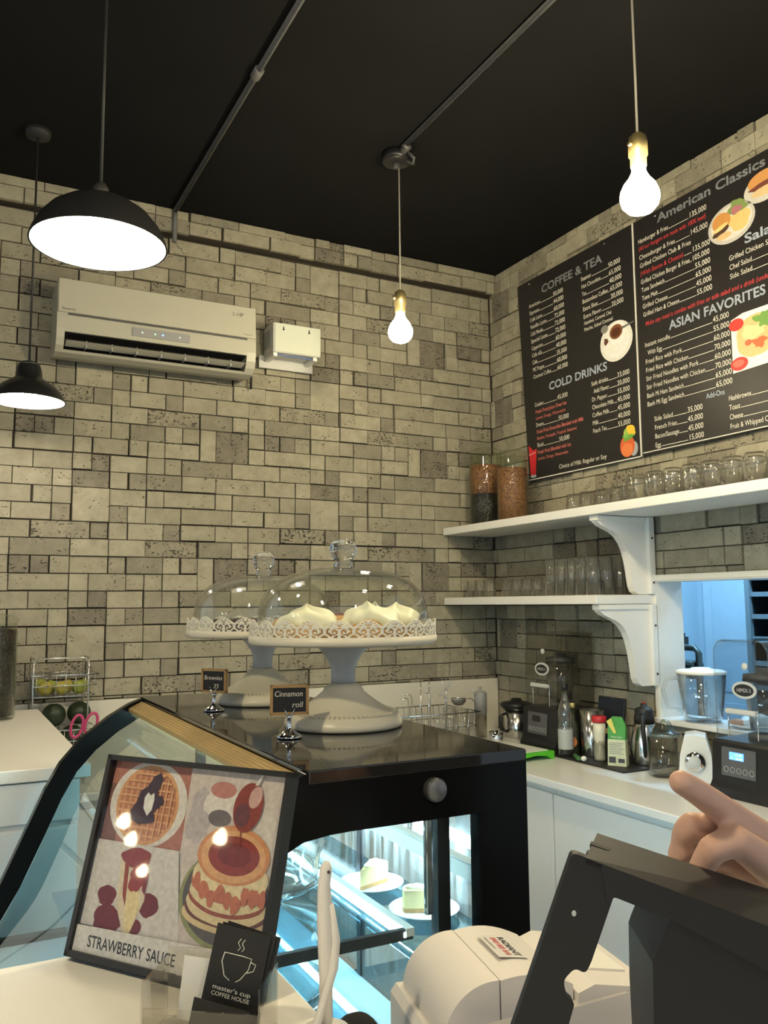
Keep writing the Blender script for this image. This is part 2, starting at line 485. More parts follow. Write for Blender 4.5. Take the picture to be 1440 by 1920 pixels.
trim_2 = struct(MB().box((-1.32, -0.006, 1.03), (2.62, 0.036, 0.272), bev=0.003).build('trim_2', m_splash))

# kitchen hatch: painted lining and casing
w1 = struct(MB().box((0.06, -1.82, 1.078), (0.21, 1.30, 0.02), bev=0.003).build('window_1', m_whitep))
m_casing = mat('casing_cream', (0.82, 0.80, 0.72), 0.4, var=0.03)
MB().box((0.058, -1.199, 1.38), (0.15, 0.018, 0.585)).build('jamb', m_whitep, w1)
MB().box((0.058, -2.441, 1.38), (0.15, 0.018, 0.585)).build('jamb', m_whitep, w1)
MB().box((0.058, -1.82, 1.6635), (0.15, 1.26, 0.017)).build('jamb', m_whitep, w1)
MB().box((-0.012, -1.196, 1.375), (0.020, 0.026, 0.61), bev=0.003).build('casing', m_casing, w1)
MB().box((-0.012, -1.82, 1.672), (0.020, 1.27, 0.024), bev=0.003).build('casing', m_casing, w1)
MB().box((-0.012, -2.444, 1.375), (0.020, 0.026, 0.61), bev=0.003).build('casing', m_casing, w1)

# kitchen behind the hatch
m_kwall = mat('kitchen_wall', (0.55, 0.66, 0.74), 0.45, var=0.03)
m_kdark = mat('kitchen_dark_panel', (0.028, 0.034, 0.038), 0.5)
struct(MB().box((2.05, -1.2, 1.3), (0.1, 3.4, 2.6)).build('wall_kitchen_back', m_kwall))
struct(MB().box((1.06, 0.45, 1.3), (1.88, 0.1, 2.6)).build('wall_kitchen_left', m_kwall))
struct(MB().box((1.06, -2.85, 1.3), (1.88, 0.1, 2.6)).build('wall_kitchen_right', m_kwall))
struct(MB().box((1.06, -1.2, 2.65), (1.88, 3.4, 0.1)).build('ceiling_kitchen', m_kwall))
d1 = struct(MB().box((1.985, 0.02, 1.05), (0.03, 0.62, 2.1), bev=0.004).build('door_1', mat('kitchen_door', (0.62, 0.72, 0.79), 0.4)))
MB().box((1.966, 0.02, 1.42), (0.012, 0.46, 0.9), bev=0.005).build('door_panel', mat('kitchen_door_panel', (0.58, 0.69, 0.77), 0.4), d1)
MB().box((1.966, 0.02, 0.55), (0.012, 0.46, 0.7), bev=0.005).build('door_panel', bpy.data.materials['kitchen_door_panel'], d1)
kt = thing('kitchen_tube_light', 'cool white fluorescent tube on the kitchen ceiling beyond the hatch', 'light', (0.75, -0.95, 2.56))
MB().box((0, 0, 0.02), (0.06, 1.25, 0.04)).build('housing', m_whitep, kt)
MB().cyl((0, 0, -0.022), 0.016, 1.2, 12, axis='y').build('tube', emis('kitchen_tube_glow', (0.36, 0.70, 1.0), KITCHEN_W), kt)
rk = thing('storage_rack', 'dark storage rack with pale blue shelf edges in the kitchen beyond the hatch', 'rack', (1.05, -0.80, 0))
m_kpost = mat('rack_paint', (0.22, 0.27, 0.30), 0.4)
MB().box((0.36, -0.5, 1.1), (0.02, 1.02, 2.0)).build('back_panel', m_kdark, rk)
MB().box((0.18, -0.012, 1.1), (0.34, 0.012, 2.0)).build('side_panel', m_kdark, rk)
for y in (0.0, -1.0):
    for x in (0.0, 0.34): MB().box((x, y, 1.05), (0.028, 0.028, 2.1)).build('post', m_kpost, rk)
for z in (0.5, 0.85, 1.12, 1.245, 1.37, 1.485, 1.60, 1.685, 1.8):
    sh = MB().box((0.17, -0.5, z), (0.33, 0.97, 0.014)).build('shelf', m_kdark, rk)
    MB().box((0.0, -0.5, z+0.006), (0.012, 0.97, 0.024)).build('shelf_edge', m_kpost, sh)
eq = thing('kitchen_trolley', 'dark tubular trolley with slatted back seen through the hatch', 'trolley', (0.66, -0.715, -0.0))
m_eq = mat('trolley_paint', (0.05, 0.06, 0.055), 0.35)
MB().tube([(0.05, 0.3, 1.335), (0.05, -0.02, 1.335), (0.05, -0.045, 1.31), (0.05, -0.045, 0.02)], 0.017, 10).build('handle', m_eq, eq)
MB().box((0.06, 0.12, 1.225), (0.10, 0.30, 0.09), bev=0.02).build('seat', m_eq, eq)
for k in range(5):
    MB().box((0.06, 0.165-0.021*k, 1.435-0.018*k), (0.10, 0.016, 0.05), Tr(0, 0, 0)).build('slat', m_dark, eq)
MB().box((0.06, 0.26, 0.65), (0.10, 0.03, 1.3)).build('rear_panel', m_eq, eq)

# ================================================================== CEILING: conduits and lamps
def conduit(x, y0, y1, label, joints, drop):
    t = thing('conduit_pipe', label, 'pipe', (x, 0, CEIL-0.013), group='ceiling conduits')
    pts = [(0, y0, 0), (0, y1+0.03, 0), (0, y1, -0.012)] + ([(0, y1+0.002, -0.03), (0, y1+0.003, -drop)] if drop else [])
    MB().tube(pts, 0.011, 10).build('pipe', m_pipe, t)
    for y in joints: MB().cyl((0, y, 0), 0.018, 0.05, 12, axis='y').build('coupler', m_pipe, t)
conduit(-1.815, -3.9, -0.068, 'grey conduit pipe on the black ceiling that bends down the brick wall', (-2.3, -1.23), 0.15)
conduit(-1.13, -3.9, -1.07, 'grey conduit pipe on the black ceiling leading to the junction box', (-2.6,), 0)
jb = thing('junction_box', 'black ceiling junction box above the middle hanging bulb', 'junction box', (-1.118, -0.99, CEIL))
MB().lathe([(0, 0), (0.062, 0), (0.062, -0.035), (0.05, -0.042), (0, -0.042)], 24, (0, 0.03, 0)).build('box_body', m_blacks, jb)
MB().cyl((-0.002, -0.045, -0.016), 0.017, 0.05, 12, axis='y').build('pipe_nut', m_dark, jb)
MB().tube([(0.02, -0.01, -0.04), (0.045, -0.03, -0.06), (0.03, -0.06, -0.055), (0.01, -0.05, -0.03)], 0.008, 8).build('wire_loop', m_dark, jb)
MB().cyl((0.0, 0.035, -0.05), 0.014, 0.02, 12).build('cord_grip', m_dark, jb)

def bare_bulb(name, loc, ztop, label, group, power):
    """loc = centre of the globe"""
    t = thing(name, label, 'lamp', loc, group=group)
    MB().tube([(0, 0, ztop-loc[2]-0.002), (0.001, 0, 0.3), (0, 0, 0.158)], 0.0032, 8).build('cord', m_cord, t)
    MB().lathe([(0, 0.165), (0.012, 0.165), (0.022, 0.155), (0.025, 0.14), (0.025, 0.105), (0.021, 0.10), (0.021, 0.075), (0.017, 0.07), (0, 0.07)], 20).build('socket', m_brass, t)
    MB().cyl((-0.026, 0, 0.13), 0.006, 0.012, 10, axis='x').build('switch', m_brass, t)
    pr = [(0.0165, 0.078), (0.018, 0.06), (0.026, 0.043), (0.040, 0.025), (0.049, 0.004), (0.0505, -0.012), (0.046, -0.030), (0.033, -0.045), (0.016, -0.052), (0, -0.054)]
    MB().lathe(pr, 24).build('bulb', emis('bulb_glow', (1.0, 0.85, 0.54), power), t)
    return t
bare_bulb('hanging_bulb', (-1.107, -0.958, 2.672), CEIL-0.058, 'lit bare bulb on a thin cord in front of the brick wall', 'bare hanging bulbs', BULB_W[0])
bare_bulb('hanging_bulb', (-1.150, -2.33, 2.622), CEIL, 'large bright bare bulb hanging in front of the menu boards', 'bare hanging bulbs', BULB_W[1])
for i, (x, y) in enumerate(((-3.35, -3.3), (-1.78, -2.90), (-2.35, -4.75), (-9.75, -1.85), (-10.5, -1.88), (-12.2, -1.93), (-9.2, -2.74))):
    bare_bulb('hanging_bulb', (x, y, 2.65), CEIL, ('lit bare bulb hanging over the customer side, left of the counter', 'lit bare bulb hanging over the near end of the display case', 'lit bare bulb hanging behind the camera', 'far bulb across the shop, nearest of the far row', 'far bulb across the shop, second of the far row', 'far bulb across the shop, last of the far row', 'far bulb across the shop, on its own beside the far row')[i], 'bare hanging bulbs', BULB_W[2+i])

def bowl_lamp(loc, prof, label, rim, bulb_z, bulb_r, neck_top, cup):
    t = thing('pendant_lamp', label, 'lamp', loc, group='black shaded pendant lamps')
    MB().tube([(0, 0, CEIL-loc[2]-0.012), (0, 0, neck_top)], 0.004, 8).build('cord', m_cordb, t)
    MB().lathe([(0, 0), (0.05, 0), (0.045, -0.025), (0, -0.03)], 20, (0, 0, CEIL-loc[2]-0.001)).build('ceiling_rose', m_cordb, t)
    MB().lathe(prof, 48).build('shade', m_blacks, t)
    inner = [(max(r-0.004, 0), z-0.004 if r < rim-0.002 else z+0.0005) for r, z in prof if r <= rim]
    MB().lathe(inner, 48).build('shade_lining', m_shadein, t)
    MB().lathe(cup, 24).build('lamp_holder', m_cordb, t)
    MB().lathe([(0.0, bulb_r+0.02+bulb_z), (0.014, bulb_r+0.02+bulb_z), (0.02, bulb_r*0.8+bulb_z)] + [(bulb_r*math.cos(a), bulb_z+bulb_r*math.sin(a)) for a in [math.radians(d) for d in (35, 15, -5, -25, -45, -65)]] + [(0, bulb_z-bulb_r)], 24).build('bulb', m_bulb2, t)
    return t
bp = [(0.022, 0.128), (0.05, 0.124), (0.09, 0.108), (0.125, 0.083), (0.152, 0.05), (0.168, 0.015), (0.172, 0.0)]
bowl_lamp((-2.388, -1.67, 2.498), bp, 'large black dome pendant lamp glowing in front of the air conditioner', 0.172, 0.045, 0.042, 0.16,
          [(0, 0.17), (0.012, 0.168), (0.02, 0.155), (0.022, 0.126), (0, 0.126)])
sp = [(0.040, 0.140), (0.046, 0.120), (0.048, 0.092), (0.062, 0.082), (0.095, 0.060), (0.120, 0.032), (0.134, 0.004), (0.135, 0.0)]
bowl_lamp((-2.452, -0.48, 2.338), sp, 'small black pendant lamp with a stepped neck at the left edge', 0.135, 0.035, 0.034, 0.158,
          [(0, 0.16), (0.010, 0.158), (0.028, 0.152), (0.040, 0.142), (0, 0.14)])

# ================================================================== AIR CONDITIONER and metal box
ac = thing('air_conditioner', 'off white split air conditioner mounted on the brick wall under the ceiling', 'air conditioner', (-1.90, -0.012, 2.625))
RX = Rz(-PI/2)
full = [(0, 0.02), (0, 0.305), (0.15, 0.315), (0.195, 0.312), (0.205, 0.295), (0.212, 0.165), (0.214, 0.15), (0.213, 0.10), (0.207, 0.06), (0.193, 0.03), (0.165, 0.008), (0.12, 0.0)]
cut = [(0, 0.02), (0, 0.305), (0.15, 0.315), (0.195, 0.312), (0.205, 0.295), (0.212, 0.165), (0.214, 0.15), (0.213, 0.086), (0.14, 0.078), (0.11, 0.035), (0.176, 0.018), (0.165, 0.008), (0.12, 0.0)]
MB().prism(full, 0.032, Tr(-0.4325, 0, 0) @ RX).prism(cut, 0.79, Tr(-0.4005, 0, 0) @ RX).prism(full, 0.043, Tr(0.3895, 0, 0) @ RX).build('body', m_acd, ac)
MB().prism([(0.204, 0.166), (0.222, 0.166), (0.221, 0.20), (0.212, 0.312), (0.19, 0.322), (0.15, 0.322), (0.15, 0.316), (0.195, 0.313)], 0.857, Tr(-0.4285, 0, 0) @ RX).build('front_panel', m_ac, ac)
MB().prism([(0.2142, 0.157), (0.2142, 0.164), (0.2165, 0.164), (0.2165, 0.157)], 0.78, Tr(-0.39, 0, 0) @ RX).build('panel_groove', m_dark, ac)
MB().prism([(0.205, 0.084), (0.142, 0.076), (0.112, 0.038), (0.176, 0.022), (0.172, 0.0225), (0.106, 0.037), (0.138, 0.0795), (0.203, 0.0855)], 0.788, Tr(-0.3995, 0, 0) @ RX).build('air_outlet', m_blackm, ac)
MB().prism([(0.207, 0.052), (0.213, 0.049), (0.165, 0.035), (0.16, 0.038)], 0.775, Tr(-0.393, 0, 0) @ RX).build('louver', m_acd, ac)
for k in range(7):
    MB().box((-0.31+0.105*k, -0.165, 0.045), (0.003, 0.06, 0.03)).build('vane', m_lgrey, ac)
dp = MB().prism(rrect(-0.126, 0.124, 0.104, 0.142, 0.006), 0.008, Tr(0, -0.220, 0)).build('display', m_grey, ac)
for x, c, nm in ((-0.085, (0.7, 0.8, 0.6), 'a'), (-0.03, (0.25, 0.9, 0.25), 'b'), (0.003, (0.15, 0.3, 1.0), 'c'), (0.078, (0.7, 0.75, 0.65), 'd')):
    MB().cyl((x, -0.221, 0.122), 0.0042 if nm != 'b' else 0.003, 0.003, 10, axis='y').build('indicator_light', emis('led_'+nm, c, 1.6 if nm in 'bc' else 0.5), dp)
lg = MB(); text_mesh(lg, 'Panasonic', Tr(-0.415, -0.2225, 0.176), 0.010, bold=0.01); text_mesh(lg, 'Inverter', Tr(0.368, -0.2225, 0.178), 0.006, width=0.045, shear=0.25)
lg.build('lettering', m_dark, ac)
lg = MB(); text_mesh(lg, '2-HP', Tr(0.315, -0.219, 0.262), 0.018, width=0.055, bold=-0.006); lg.build('pen_marking', mat('pen_grey', (0.2, 0.19, 0.16), 0.6), ac)
MB().tube([(0.43, -0.06, 0.12), (0.462, -0.05, 0.11), (0.472, -0.03, 0.05), (0.474, -0.022, -0.02)], 0.006, 8).build('power_cord', m_cordb, ac)

eb = thing('metal_box', 'small white metal box on a bracket beside the air conditioner', 'box', (-1.245, -0.012, 2.77))
MB().box((0.01, -0.075, 0.072), (0.245, 0.135, 0.146), bev=0.004).build('body', m_lgrey, eb)
fp = MB().prism(rrect(-0.105, 0.130, 0.003, 0.140, 0.003), 0.004, Tr(0, -0.1468, 0)).build('front_plate', mat('box_plate', (0.62, 0.65, 0.56), 0.35, var=0.02), eb)
for x in (-0.062, 0.07):
    MB().prism(ell(x, 0.113, 0.005, 0.005, 12) , 0.002, Tr(0, -0.1482, 0)).prism([(x-0.0022, 0.114), (x+0.0022, 0.114), (x+0.0022, 0.128), (x-0.0022, 0.128)], 0.002, Tr(0, -0.1482, 0)).build('keyhole', m_blackm, fp)
for k in range(6):
    MB().box((-0.114, -0.03-0.016*k, 0.075), (0.006, 0.005, 0.085), Tr(0, 0, 0)).build('side_louver', m_grey, eb)
MB().box((-0.10, -0.07, -0.012), (0.02, 0.14, 0.018)).build('bracket', m_whitep, eb)
MB().box((0.105, -0.07, -0.012), (0.02, 0.14, 0.018)).build('bracket', m_whitep, eb)
MB().box((0.0, -0.015, -0.02), (0.28, 0.012, 0.06)).build('mounting_plate', m_lgrey, eb)
MB().tube([(-0.06, -0.03, 0.14), (-0.05, -0.05, 0.165), (-0.02, -0.05, 0.168), (0.0, -0.03, 0.15)], 0.004, 8).build('wire', m_cordb, eb)
MB().tube([(-0.10, -0.12, -0.004), (-0.04, -0.13, -0.012), (0.02, -0.12, -0.006), (0.08, -0.13, -0.012), (0.11, -0.12, -0.006)], 0.003, 8).build('wire', mat('blue_wire', (0.12, 0.2, 0.5), 0.5), eb)

# ================================================================== MENU BOARDS (printed foam boards)
m_board = mat('board_black', (0.020, 0.018, 0.018), 0.4, var=0.1)
m_edge = mat('board_edge', (0.75, 0.73, 0.66), 0.5)
P_ = {
 'w': mat('print_white', (0.80, 0.78, 0.68), 0.5, var=0), 'r': mat('print_red', (0.62, 0.06, 0.07), 0.5, var=0),
 'p': mat('print_pink', (0.72, 0.20, 0.17), 0.5, var=0), 'g': mat('print_grey', (0.22, 0.23, 0.25), 0.45, var=0), 'b': mat('print_blue_grey', (0.38, 0.43, 0.52), 0.45, var=0),
 'l': mat('print_pale_blue', (0.50, 0.62, 0.75), 0.5, var=0),
}
def board(label, quad):
    t = thing('menu_board', label, 'menu board', (-0.024, 0, 0), -PI/2, 'menu boards')
    n = MB(); n.prism(quad, 0.010); n.build('panel', m_board, t)
    return t
class Print:
    def __init__(s, parent): s.p = parent; s.m = {}
    def mb(s, c): return s.m.setdefault(c, MB())
    def txt(s, body, x, z, size, c='w', width=None, xs=0.56, shear=0.0, bold=0.0, align='LEFT'):
        text_mesh(s.mb(c), body, Tr(x, -0.0008, z), size, width, shear, align, xs, bold)
    def rule(s, x0, x1, z, c='w', th=0.0022):
        s.mb(c).flat([(x0, z-th/2), (x1, z-th/2), (x1, z+th/2), (x0, z+th/2)], -0.0008)
    def item(s, name, price, x0, x1, z, size=0.0215, c='w', xs=0.54):
        lead = len(name)-len(name.lstrip()); nm_ = name.strip()
        nw = len(nm_)*size*0.48
        if price: nw = min(nw, x1-x0-0.078*(len(price)/6.0)-0.012)
        s.txt(nm_, x0+lead*size*0.35, z, size, c, nw)
        if price:
            pw = 0.078*(len(price)/6.0)
            s.txt(price, x1-pw, z, size*1.12, c, pw)
            w = nw + 0.003 + lead*size*0.35
            if x1-pw-0.002 > x0+w: s.rule(x0+w, x1-pw-0.002, z+0.001, c)
    def done(s):
        for c, m in s.m.items(): m.build('lettering', P_[c], s.p)['kind'] = 'stuff'
def picture(parent, name, layers):
    """a printed picture: flat coloured shapes on the board"""
    for i, (poly, m) in enumerate(layers):
        if i == 0: root = MB().flat(poly, -0.0007).build(name, m, parent)
        else: MB().flat(poly, -0.0007-0.00025*i).build('print_layer', m, root)
cm = {}
def pc(r, g, b):
    k = (r, g, b)
    if k not in cm: cm[k] = mat('print_%02d' % len(cm), k, 0.45, var=0.12, scale=70)
    return cm[k]

b1 = board('black menu board headed COFFEE & TEA and COLD DRINKS', [(0.366, 2.190), (1.158, 2.203), (1.158, 3.263), (0.302, 3.263)])
MB().box((1.163, 0.004, 2.733), (0.007, 0.013, 1.062)).build('edge_strip', m_edge, b1)
MB().box((0.762, -0.001, 2.202), (0.79, 0.004, 0.005), Tr(0, 0, 0)).build('edge_strip', m_edge, b1)
pr = Print(b1)
pr.txt('COFFEE & TEA', 0.506, 3.160, 0.043, 'g', 0.455, bold=0.03)
for i, (n, p) in enumerate((('Americano', '50,000'), ('Espresso', '44,000'), ('Café Latte', '60,000'), ('Vanilla Latte', '72,000'), ('Café Mocha', '72,000'), ('Special Latte', '72,000'), ('Cappucino', '60,000'), ('Cafe sữa', '40,000'), ('Cafe', '35,000'), ('MC Frappe', '60,000'), ('Coconut Coffee', '60,000'))):
    pr.item(n, p, 0.400+0.0021*i, 0.676+0.0018*i, 3.112-0.0385*i)
for i, (n, p) in enumerate((('Steamer', '50,000'), ('Hot Chocolate', '65,000'), ('Tea', '40,000'), ('Bottomless Coffee', '65,000'), ('Extra Shot', '20,000'), ('Extra Flavor', '20,000'))):
    pr.item(n, p, 0.810+0.002*i, 1.078+0.0024*i, 3.116-0.0382*i)
pr.txt('Hazelnut, Caramel, Chai', 0.822, 2.894, 0.0185, 'w', 0.188)
pr.txt('Matcha, Salted Caramel', 0.822, 2.862, 0.0185, 'w', 0.195)
pr.txt('COLD DRINKS', 0.545, 2.639, 0.041, 'b', 0.424, bold=0.03)
pr.item('Coolers', '45,000', 0.426, 0.686, 2.577)
pr.txt('Fresh Fruit Juice Over Ice', 0.431, 2.540, 0.0195, 'p', 0.245, bold=0.01); pr.txt('Lemon, Orange, Watermelon', 0.432, 2.508, 0.0165, 'p', 0.235)
pr.item('Dreams', '50,000', 0.433, 0.690, 2.470)
pr.txt('Fresh Fruit Smoothie Blended with Milk', 0.437, 2.434, 0.0195, 'p', 0.36, bold=0.01); pr.txt('Banana, Pineapple, Tropical, Seasonal', 0.439, 2.402, 0.0165, 'p', 0.305)
pr.item('Slush', '50,000', 0.438, 0.690, 2.364)
pr.txt('Fresh Fruit Blended with Ice', 0.440, 2.328, 0.0195, 'p', 0.26, bold=0.01); pr.txt('Lemon, Orange, Watermelon', 0.442, 2.296, 0.0165, 'p', 0.235)
for i, (n, p) in enumerate((('Soft drinks', '33,000'), ('  Add Flavor', '20,000'), ('Dr. Pepper', '55,000'), ('Chocolate Milk', '45,000'), ('Coffee Milk', '45,000'), ('Milk', '40,000'), ('Peach Tea', '55,000'))):
    pr.item(n, p, 0.859, 1.110-0.001*i, 2.586-0.0377*i)
pr.txt('Choice of Milk: Regular or Soy', 0.605, 2.228, 0.022, 'w', 0.34)
pr.done()
picture(b1, 'coffee_cup_print', [(ell(1.034, 2.757, 0.105, 0.094), pc(0.80, 0.78, 0.73)), (ell(1.034, 2.755, 0.085, 0.075), pc(0.86, 0.85, 0.80)), (ell(1.042, 2.795, 0.055, 0.052), pc(0.90, 0.89, 0.85)),
    (ell(1.036, 2.800, 0.042, 0.034), pc(0.22, 0.08, 0.03)), (ell(1.036, 2.797, 0.030, 0.022), pc(0.10, 0.03, 0.015)), (ell(0.962, 2.832, 0.024, 0.019), pc(0.25, 0.24, 0.22)),
    ([(1.075, 2.800), (1.150, 2.812), (1.150, 2.818), (1.075, 2.812)], pc(0.15, 0.15, 0.14)), (ell(0.970, 2.770, 0.014, 0.016, wob=0.12, seed=3), pc(0.12, 0.05, 0.03))])
picture(b1, 'red_drink_print', [([(0.378, 2.225), (0.420, 2.225), (0.432, 2.358), (0.405, 2.352), (0.366, 2.385)], pc(0.70, 0.03, 0.04)), (ell(0.401, 2.219, 0.024, 0.009), pc(0.45, 0.5, 0.55)), (ell(0.402, 2.232, 0.018, 0.008), pc(0.6, 0.03, 0.04)),
    ([(0.368, 2.33), (0.425, 2.338), (0.427, 2.343), (0.368, 2.336)], pc(0.85, 0.35, 0.35))])
picture(b1, 'tomato_drink_print', [(ell(1.118, 2.245, 0.026, 0.033), pc(0.40, 0.42, 0.45)), (ell(1.080, 2.262, 0.045, 0.050), pc(0.70, 0.13, 0.04)), (ell(1.078, 2.245, 0.034, 0.030), pc(0.80, 0.22, 0.07)),
    (ell(1.098, 2.325, 0.036, 0.028, wob=0.06, seed=5), pc(0.85, 0.55, 0.05)), (ell(1.085, 2.302, 0.034, 0.016, wob=0.2, seed=8), pc(0.16, 0.38, 0.06)), (ell(1.075, 2.318, 0.012, 0.02, wob=0.2, seed=9), pc(0.25, 0.5, 0.1))])
for s, z in ((0.405, 3.245), (0.98, 3.243)): MB().lathe([(0, -0.0), (0.007, 0), (0.006, 0.003), (0, 0.005)], 12, mtx=Tr(s, 0, z) @ Rx(PI/2)).build('screw', m_chrome, b1)

b2 = board('black menu board headed American Classics and ASIAN FAVORITES', [(1.168, 2.203), (2.03, 2.215), (2.03, 3.263), (1.168, 3.263)])
MB().box((1.60, -0.001, 2.214), (0.85, 0.004, 0.004)).build('edge_strip', m_edge, b2)
pr = Print(b2)
pr.txt('American Classics', 1.312, 3.206, 0.040, 'g', 0.545, bold=0.03)
Q = (('Hamburger & Fries', '135,000', 'w'), ('(All our burgers are made with 100% beef)', '', 'r'), ('Cheeseburger & Fries', '145,000', 'w'), ('Grilled Chicken Club & Fries', '', 'w'), ('(With Bacon & Cheese)', '135,000', 'x'), ('Grilled Chicken Burger & Fries', '105,000', 'w'), ('Tuna Sandwich', '55,000', 'w'), ('Tuna Melt', '65,000', 'w'), ('Grilled Cheese', '45,000', 'w'), ('Grilled Ham & Cheese', '55,000', 'w'))
for i, (n, p, c) in enumerate(Q):
    z = 3.153-0.0376*i; x0 = 1.194+0.0014*i
    if c == 'r': pr.txt(n, x0, z+0.004, 0.0205, 'r', 0.375)
    elif c == 'x':
        pr.txt(n, x0, z, 0.0215, 'r', 0.245); pr.rule(x0+0.25, 1.488, z+0.001); pr.txt(p, 1.492, z, 0.024, 'w', 0.092)
    else: pr.item(n, p, x0, 1.575+0.001*i, z, 0.0215, 'w', 0.56)
pr.txt('Make any meal a combo with fries or side salad and a drink (under 30k) for', 1.217, 2.771, 0.021, 'r', 0.72, shear=0.2, bold=0.008)
pr.txt('ASIAN FAVORITES', 1.352, 2.714, 0.040, 'b', 0.475, bold=0.03)
for i, (n, p) in enumerate((('Instant noodle', '45,000'), ('  With Egg', '55,000'), ('Fried Rice with Pork', '60,000'), ('Fried Rice with Chicken', '70,000'), ('Stir Fried Noodles with Pork', '60,000'), ('Stir Fried Noodles with Chicken', '70,000'), ('Banh Mi Ham Sandwich', '65,000'), ('Banh Mi Egg Sandwich', '65,000'))):
    pr.item(n, p, 1.209, 1.657, 2.677-0.0378*i, 0.0215, 'w', 0.56)
pr.txt('Add-Ons', 1.528, 2.377, 0.023, 'l', 0.09)
for i, (n, p) in enumerate((('Side Salad', '35,000'), ('French Fries', '45,000'), ('Bacon/Sausage', '45,000'), ('Egg', '15,000'))):
    pr.item(n, p, 1.246, 1.507, 2.341-0.038*i, 0.0215, 'w', 0.56)
for i, (n, p) in enumerate((('Hashbrowns', '25,000'), ('Toast', '15,000'), ('Cheese', '15,000'), ('Fruit & Whipped Cream', ''))):
    pr.item(n, p, 1.636, 1.985, 2.345-0.0372*i, 0.0215, 'w', 0.56)
pr.txt('Salads', 1.746, 2.939, 0.038, 'b', 0.19, bold=0.03)
for i, n in enumerate(('Grilled Chicken Salad', 'Chef Salad', 'Side Salad')):
    pr.item(n, '65,000' if i else '', 1.671, 2.0, 2.897-0.037*i, 0.0215, 'w', 0.56)
pr.done()
picture(b2, 'burger_plate_print', [(ell(1.690, 3.048, 0.112, 0.080), pc(0.55, 0.53, 0.49)), (ell(1.690, 3.050, 0.098, 0.067), pc(0.70, 0.68, 0.63)),
    (ell(1.730, 3.045, 0.050, 0.042, wob=0.08, seed=2), pc(0.78, 0.55, 0.22)), (ell(1.722, 3.10, 0.045, 0.028, wob=0.15, seed=12), pc(0.22, 0.30, 0.10)), (ell(1.718, 3.090, 0.026, 0.016, wob=0.1, seed=4), pc(0.45, 0.17, 0.20)),
    (ell(1.645, 3.068, 0.045, 0.036), pc(0.60, 0.28, 0.08)), (ell(1.640, 3.030, 0.042, 0.014, rot=0.25), pc(0.09, 0.045, 0.03)), (ell(1.640, 3.045, 0.038, 0.009, rot=0.25), pc(0.80, 0.62, 0.25)), (ell(1.655, 3.006, 0.036, 0.014), pc(0.68, 0.50, 0.25))])
picture(b2, 'sandwich_print', [(ell(1.845, 3.125, 0.090, 0.055), pc(0.60, 0.58, 0.54)), (ell(1.850, 3.155, 0.075, 0.036), pc(0.62, 0.30, 0.10)), (ell(1.855, 3.132, 0.070, 0.016, wob=0.08, seed=6), pc(0.18, 0.06, 0.04)), (ell(1.855, 3.110, 0.068, 0.018), pc(0.70, 0.52, 0.28))])
picture(b2, 'fried_rice_print', [([(1.663, 2.447), (1.87, 2.452), (1.87, 2.67), (1.72, 2.672), (1.664, 2.658)], pc(0.86, 0.85, 0.82)), (ell(1.775, 2.57, 0.092, 0.082, wob=0.03, seed=7), pc(0.72, 0.52, 0.24)), (ell(1.76, 2.585, 0.05, 0.03, wob=0.15, seed=21), pc(0.80, 0.66, 0.35)),
    (ell(1.79, 2.54, 0.03, 0.02, wob=0.2, seed=22), pc(0.60, 0.16, 0.06)), (ell(1.74, 2.55, 0.016, 0.012), pc(0.62, 0.15, 0.07)), (ell(1.815, 2.625, 0.04, 0.028, wob=0.25, seed=23), pc(0.18, 0.36, 0.08)), (ell(1.690, 2.634, 0.034, 0.024), pc(0.72, 0.05, 0.04)), (ell(1.695, 2.478, 0.040, 0.026), pc(0.72, 0.05, 0.04)), (ell(1.692, 2.480, 0.026, 0.014), pc(0.85, 0.16, 0.12))])
for s, z in ((1.30, 3.243),): MB().lathe([(0, 0), (0.007, 0), (0.006, 0.003), (0, 0.005)], 12, mtx=Tr(s, 0, z) @ Rx(PI/2)).build('screw', m_chrome, b2)

# ================================================================== WALL SHELVES
def bracket(parent, ztop, zbot, y=-1.17):
    k = (ztop-zbot)
    pr_ = [(0, 1), (-0.305, 1), (-0.304, 0.955), (-0.298, 0.915), (-0.280, 0.875), (-0.253, 0.842), (-0.215, 0.800), (-0.185, 0.745), (-0.160, 0.655), (-0.144, 0.555), (-0.132, 0.43), (-0.124, 0.304), (-0.119, 0.19), (-0.114, 0.10), (-0.104, 0.035), (-0.085, 0.0), (0, 0)]
    MB().prism([(x, zbot+k*z) for x, z in pr_], 0.036, Tr(-0.012, y-0.018, 0)).build('bracket', m_whitep, parent)
    MB().box((-0.030, y-0.028, (ztop+zbot)/2), (0.034, 0.022, k), bev=0.004).build('batten', m_whitep, parent)
    MB().box((-0.165, y, ztop-0.012), (0.305, 0.052, 0.022), bev=0.004).build('bracket_cap', m_whitep, parent)
    for z in (ztop-0.09, zbot+0.05): MB().cyl((-0.030, y-0.040, z), 0.005, 0.004, 10, axis='y').build('screw', m_dark, parent)
us = thing('wall_shelf', 'long white upper wall shelf under the menu boards holding jars and mugs', 'shelf', (0, 0, 0), group='white wall shelves')
MB().box((-0.174, -1.304, 1.951), (0.323, 2.592, 0.038), bev=0.003).build('board', m_whitep, us)
bracket(us, 1.931, 1.602)
ls = thing('wall_shelf', 'short white lower wall shelf holding rows of clear glasses', 'shelf', (0, 0, 0), group='white wall shelves')
MB().box((-0.174, -0.602, 1.581), (0.323, 1.188, 0.038), bev=0.003).build('board', m_whitep, ls)
bracket(ls, 1.561, 1.220)

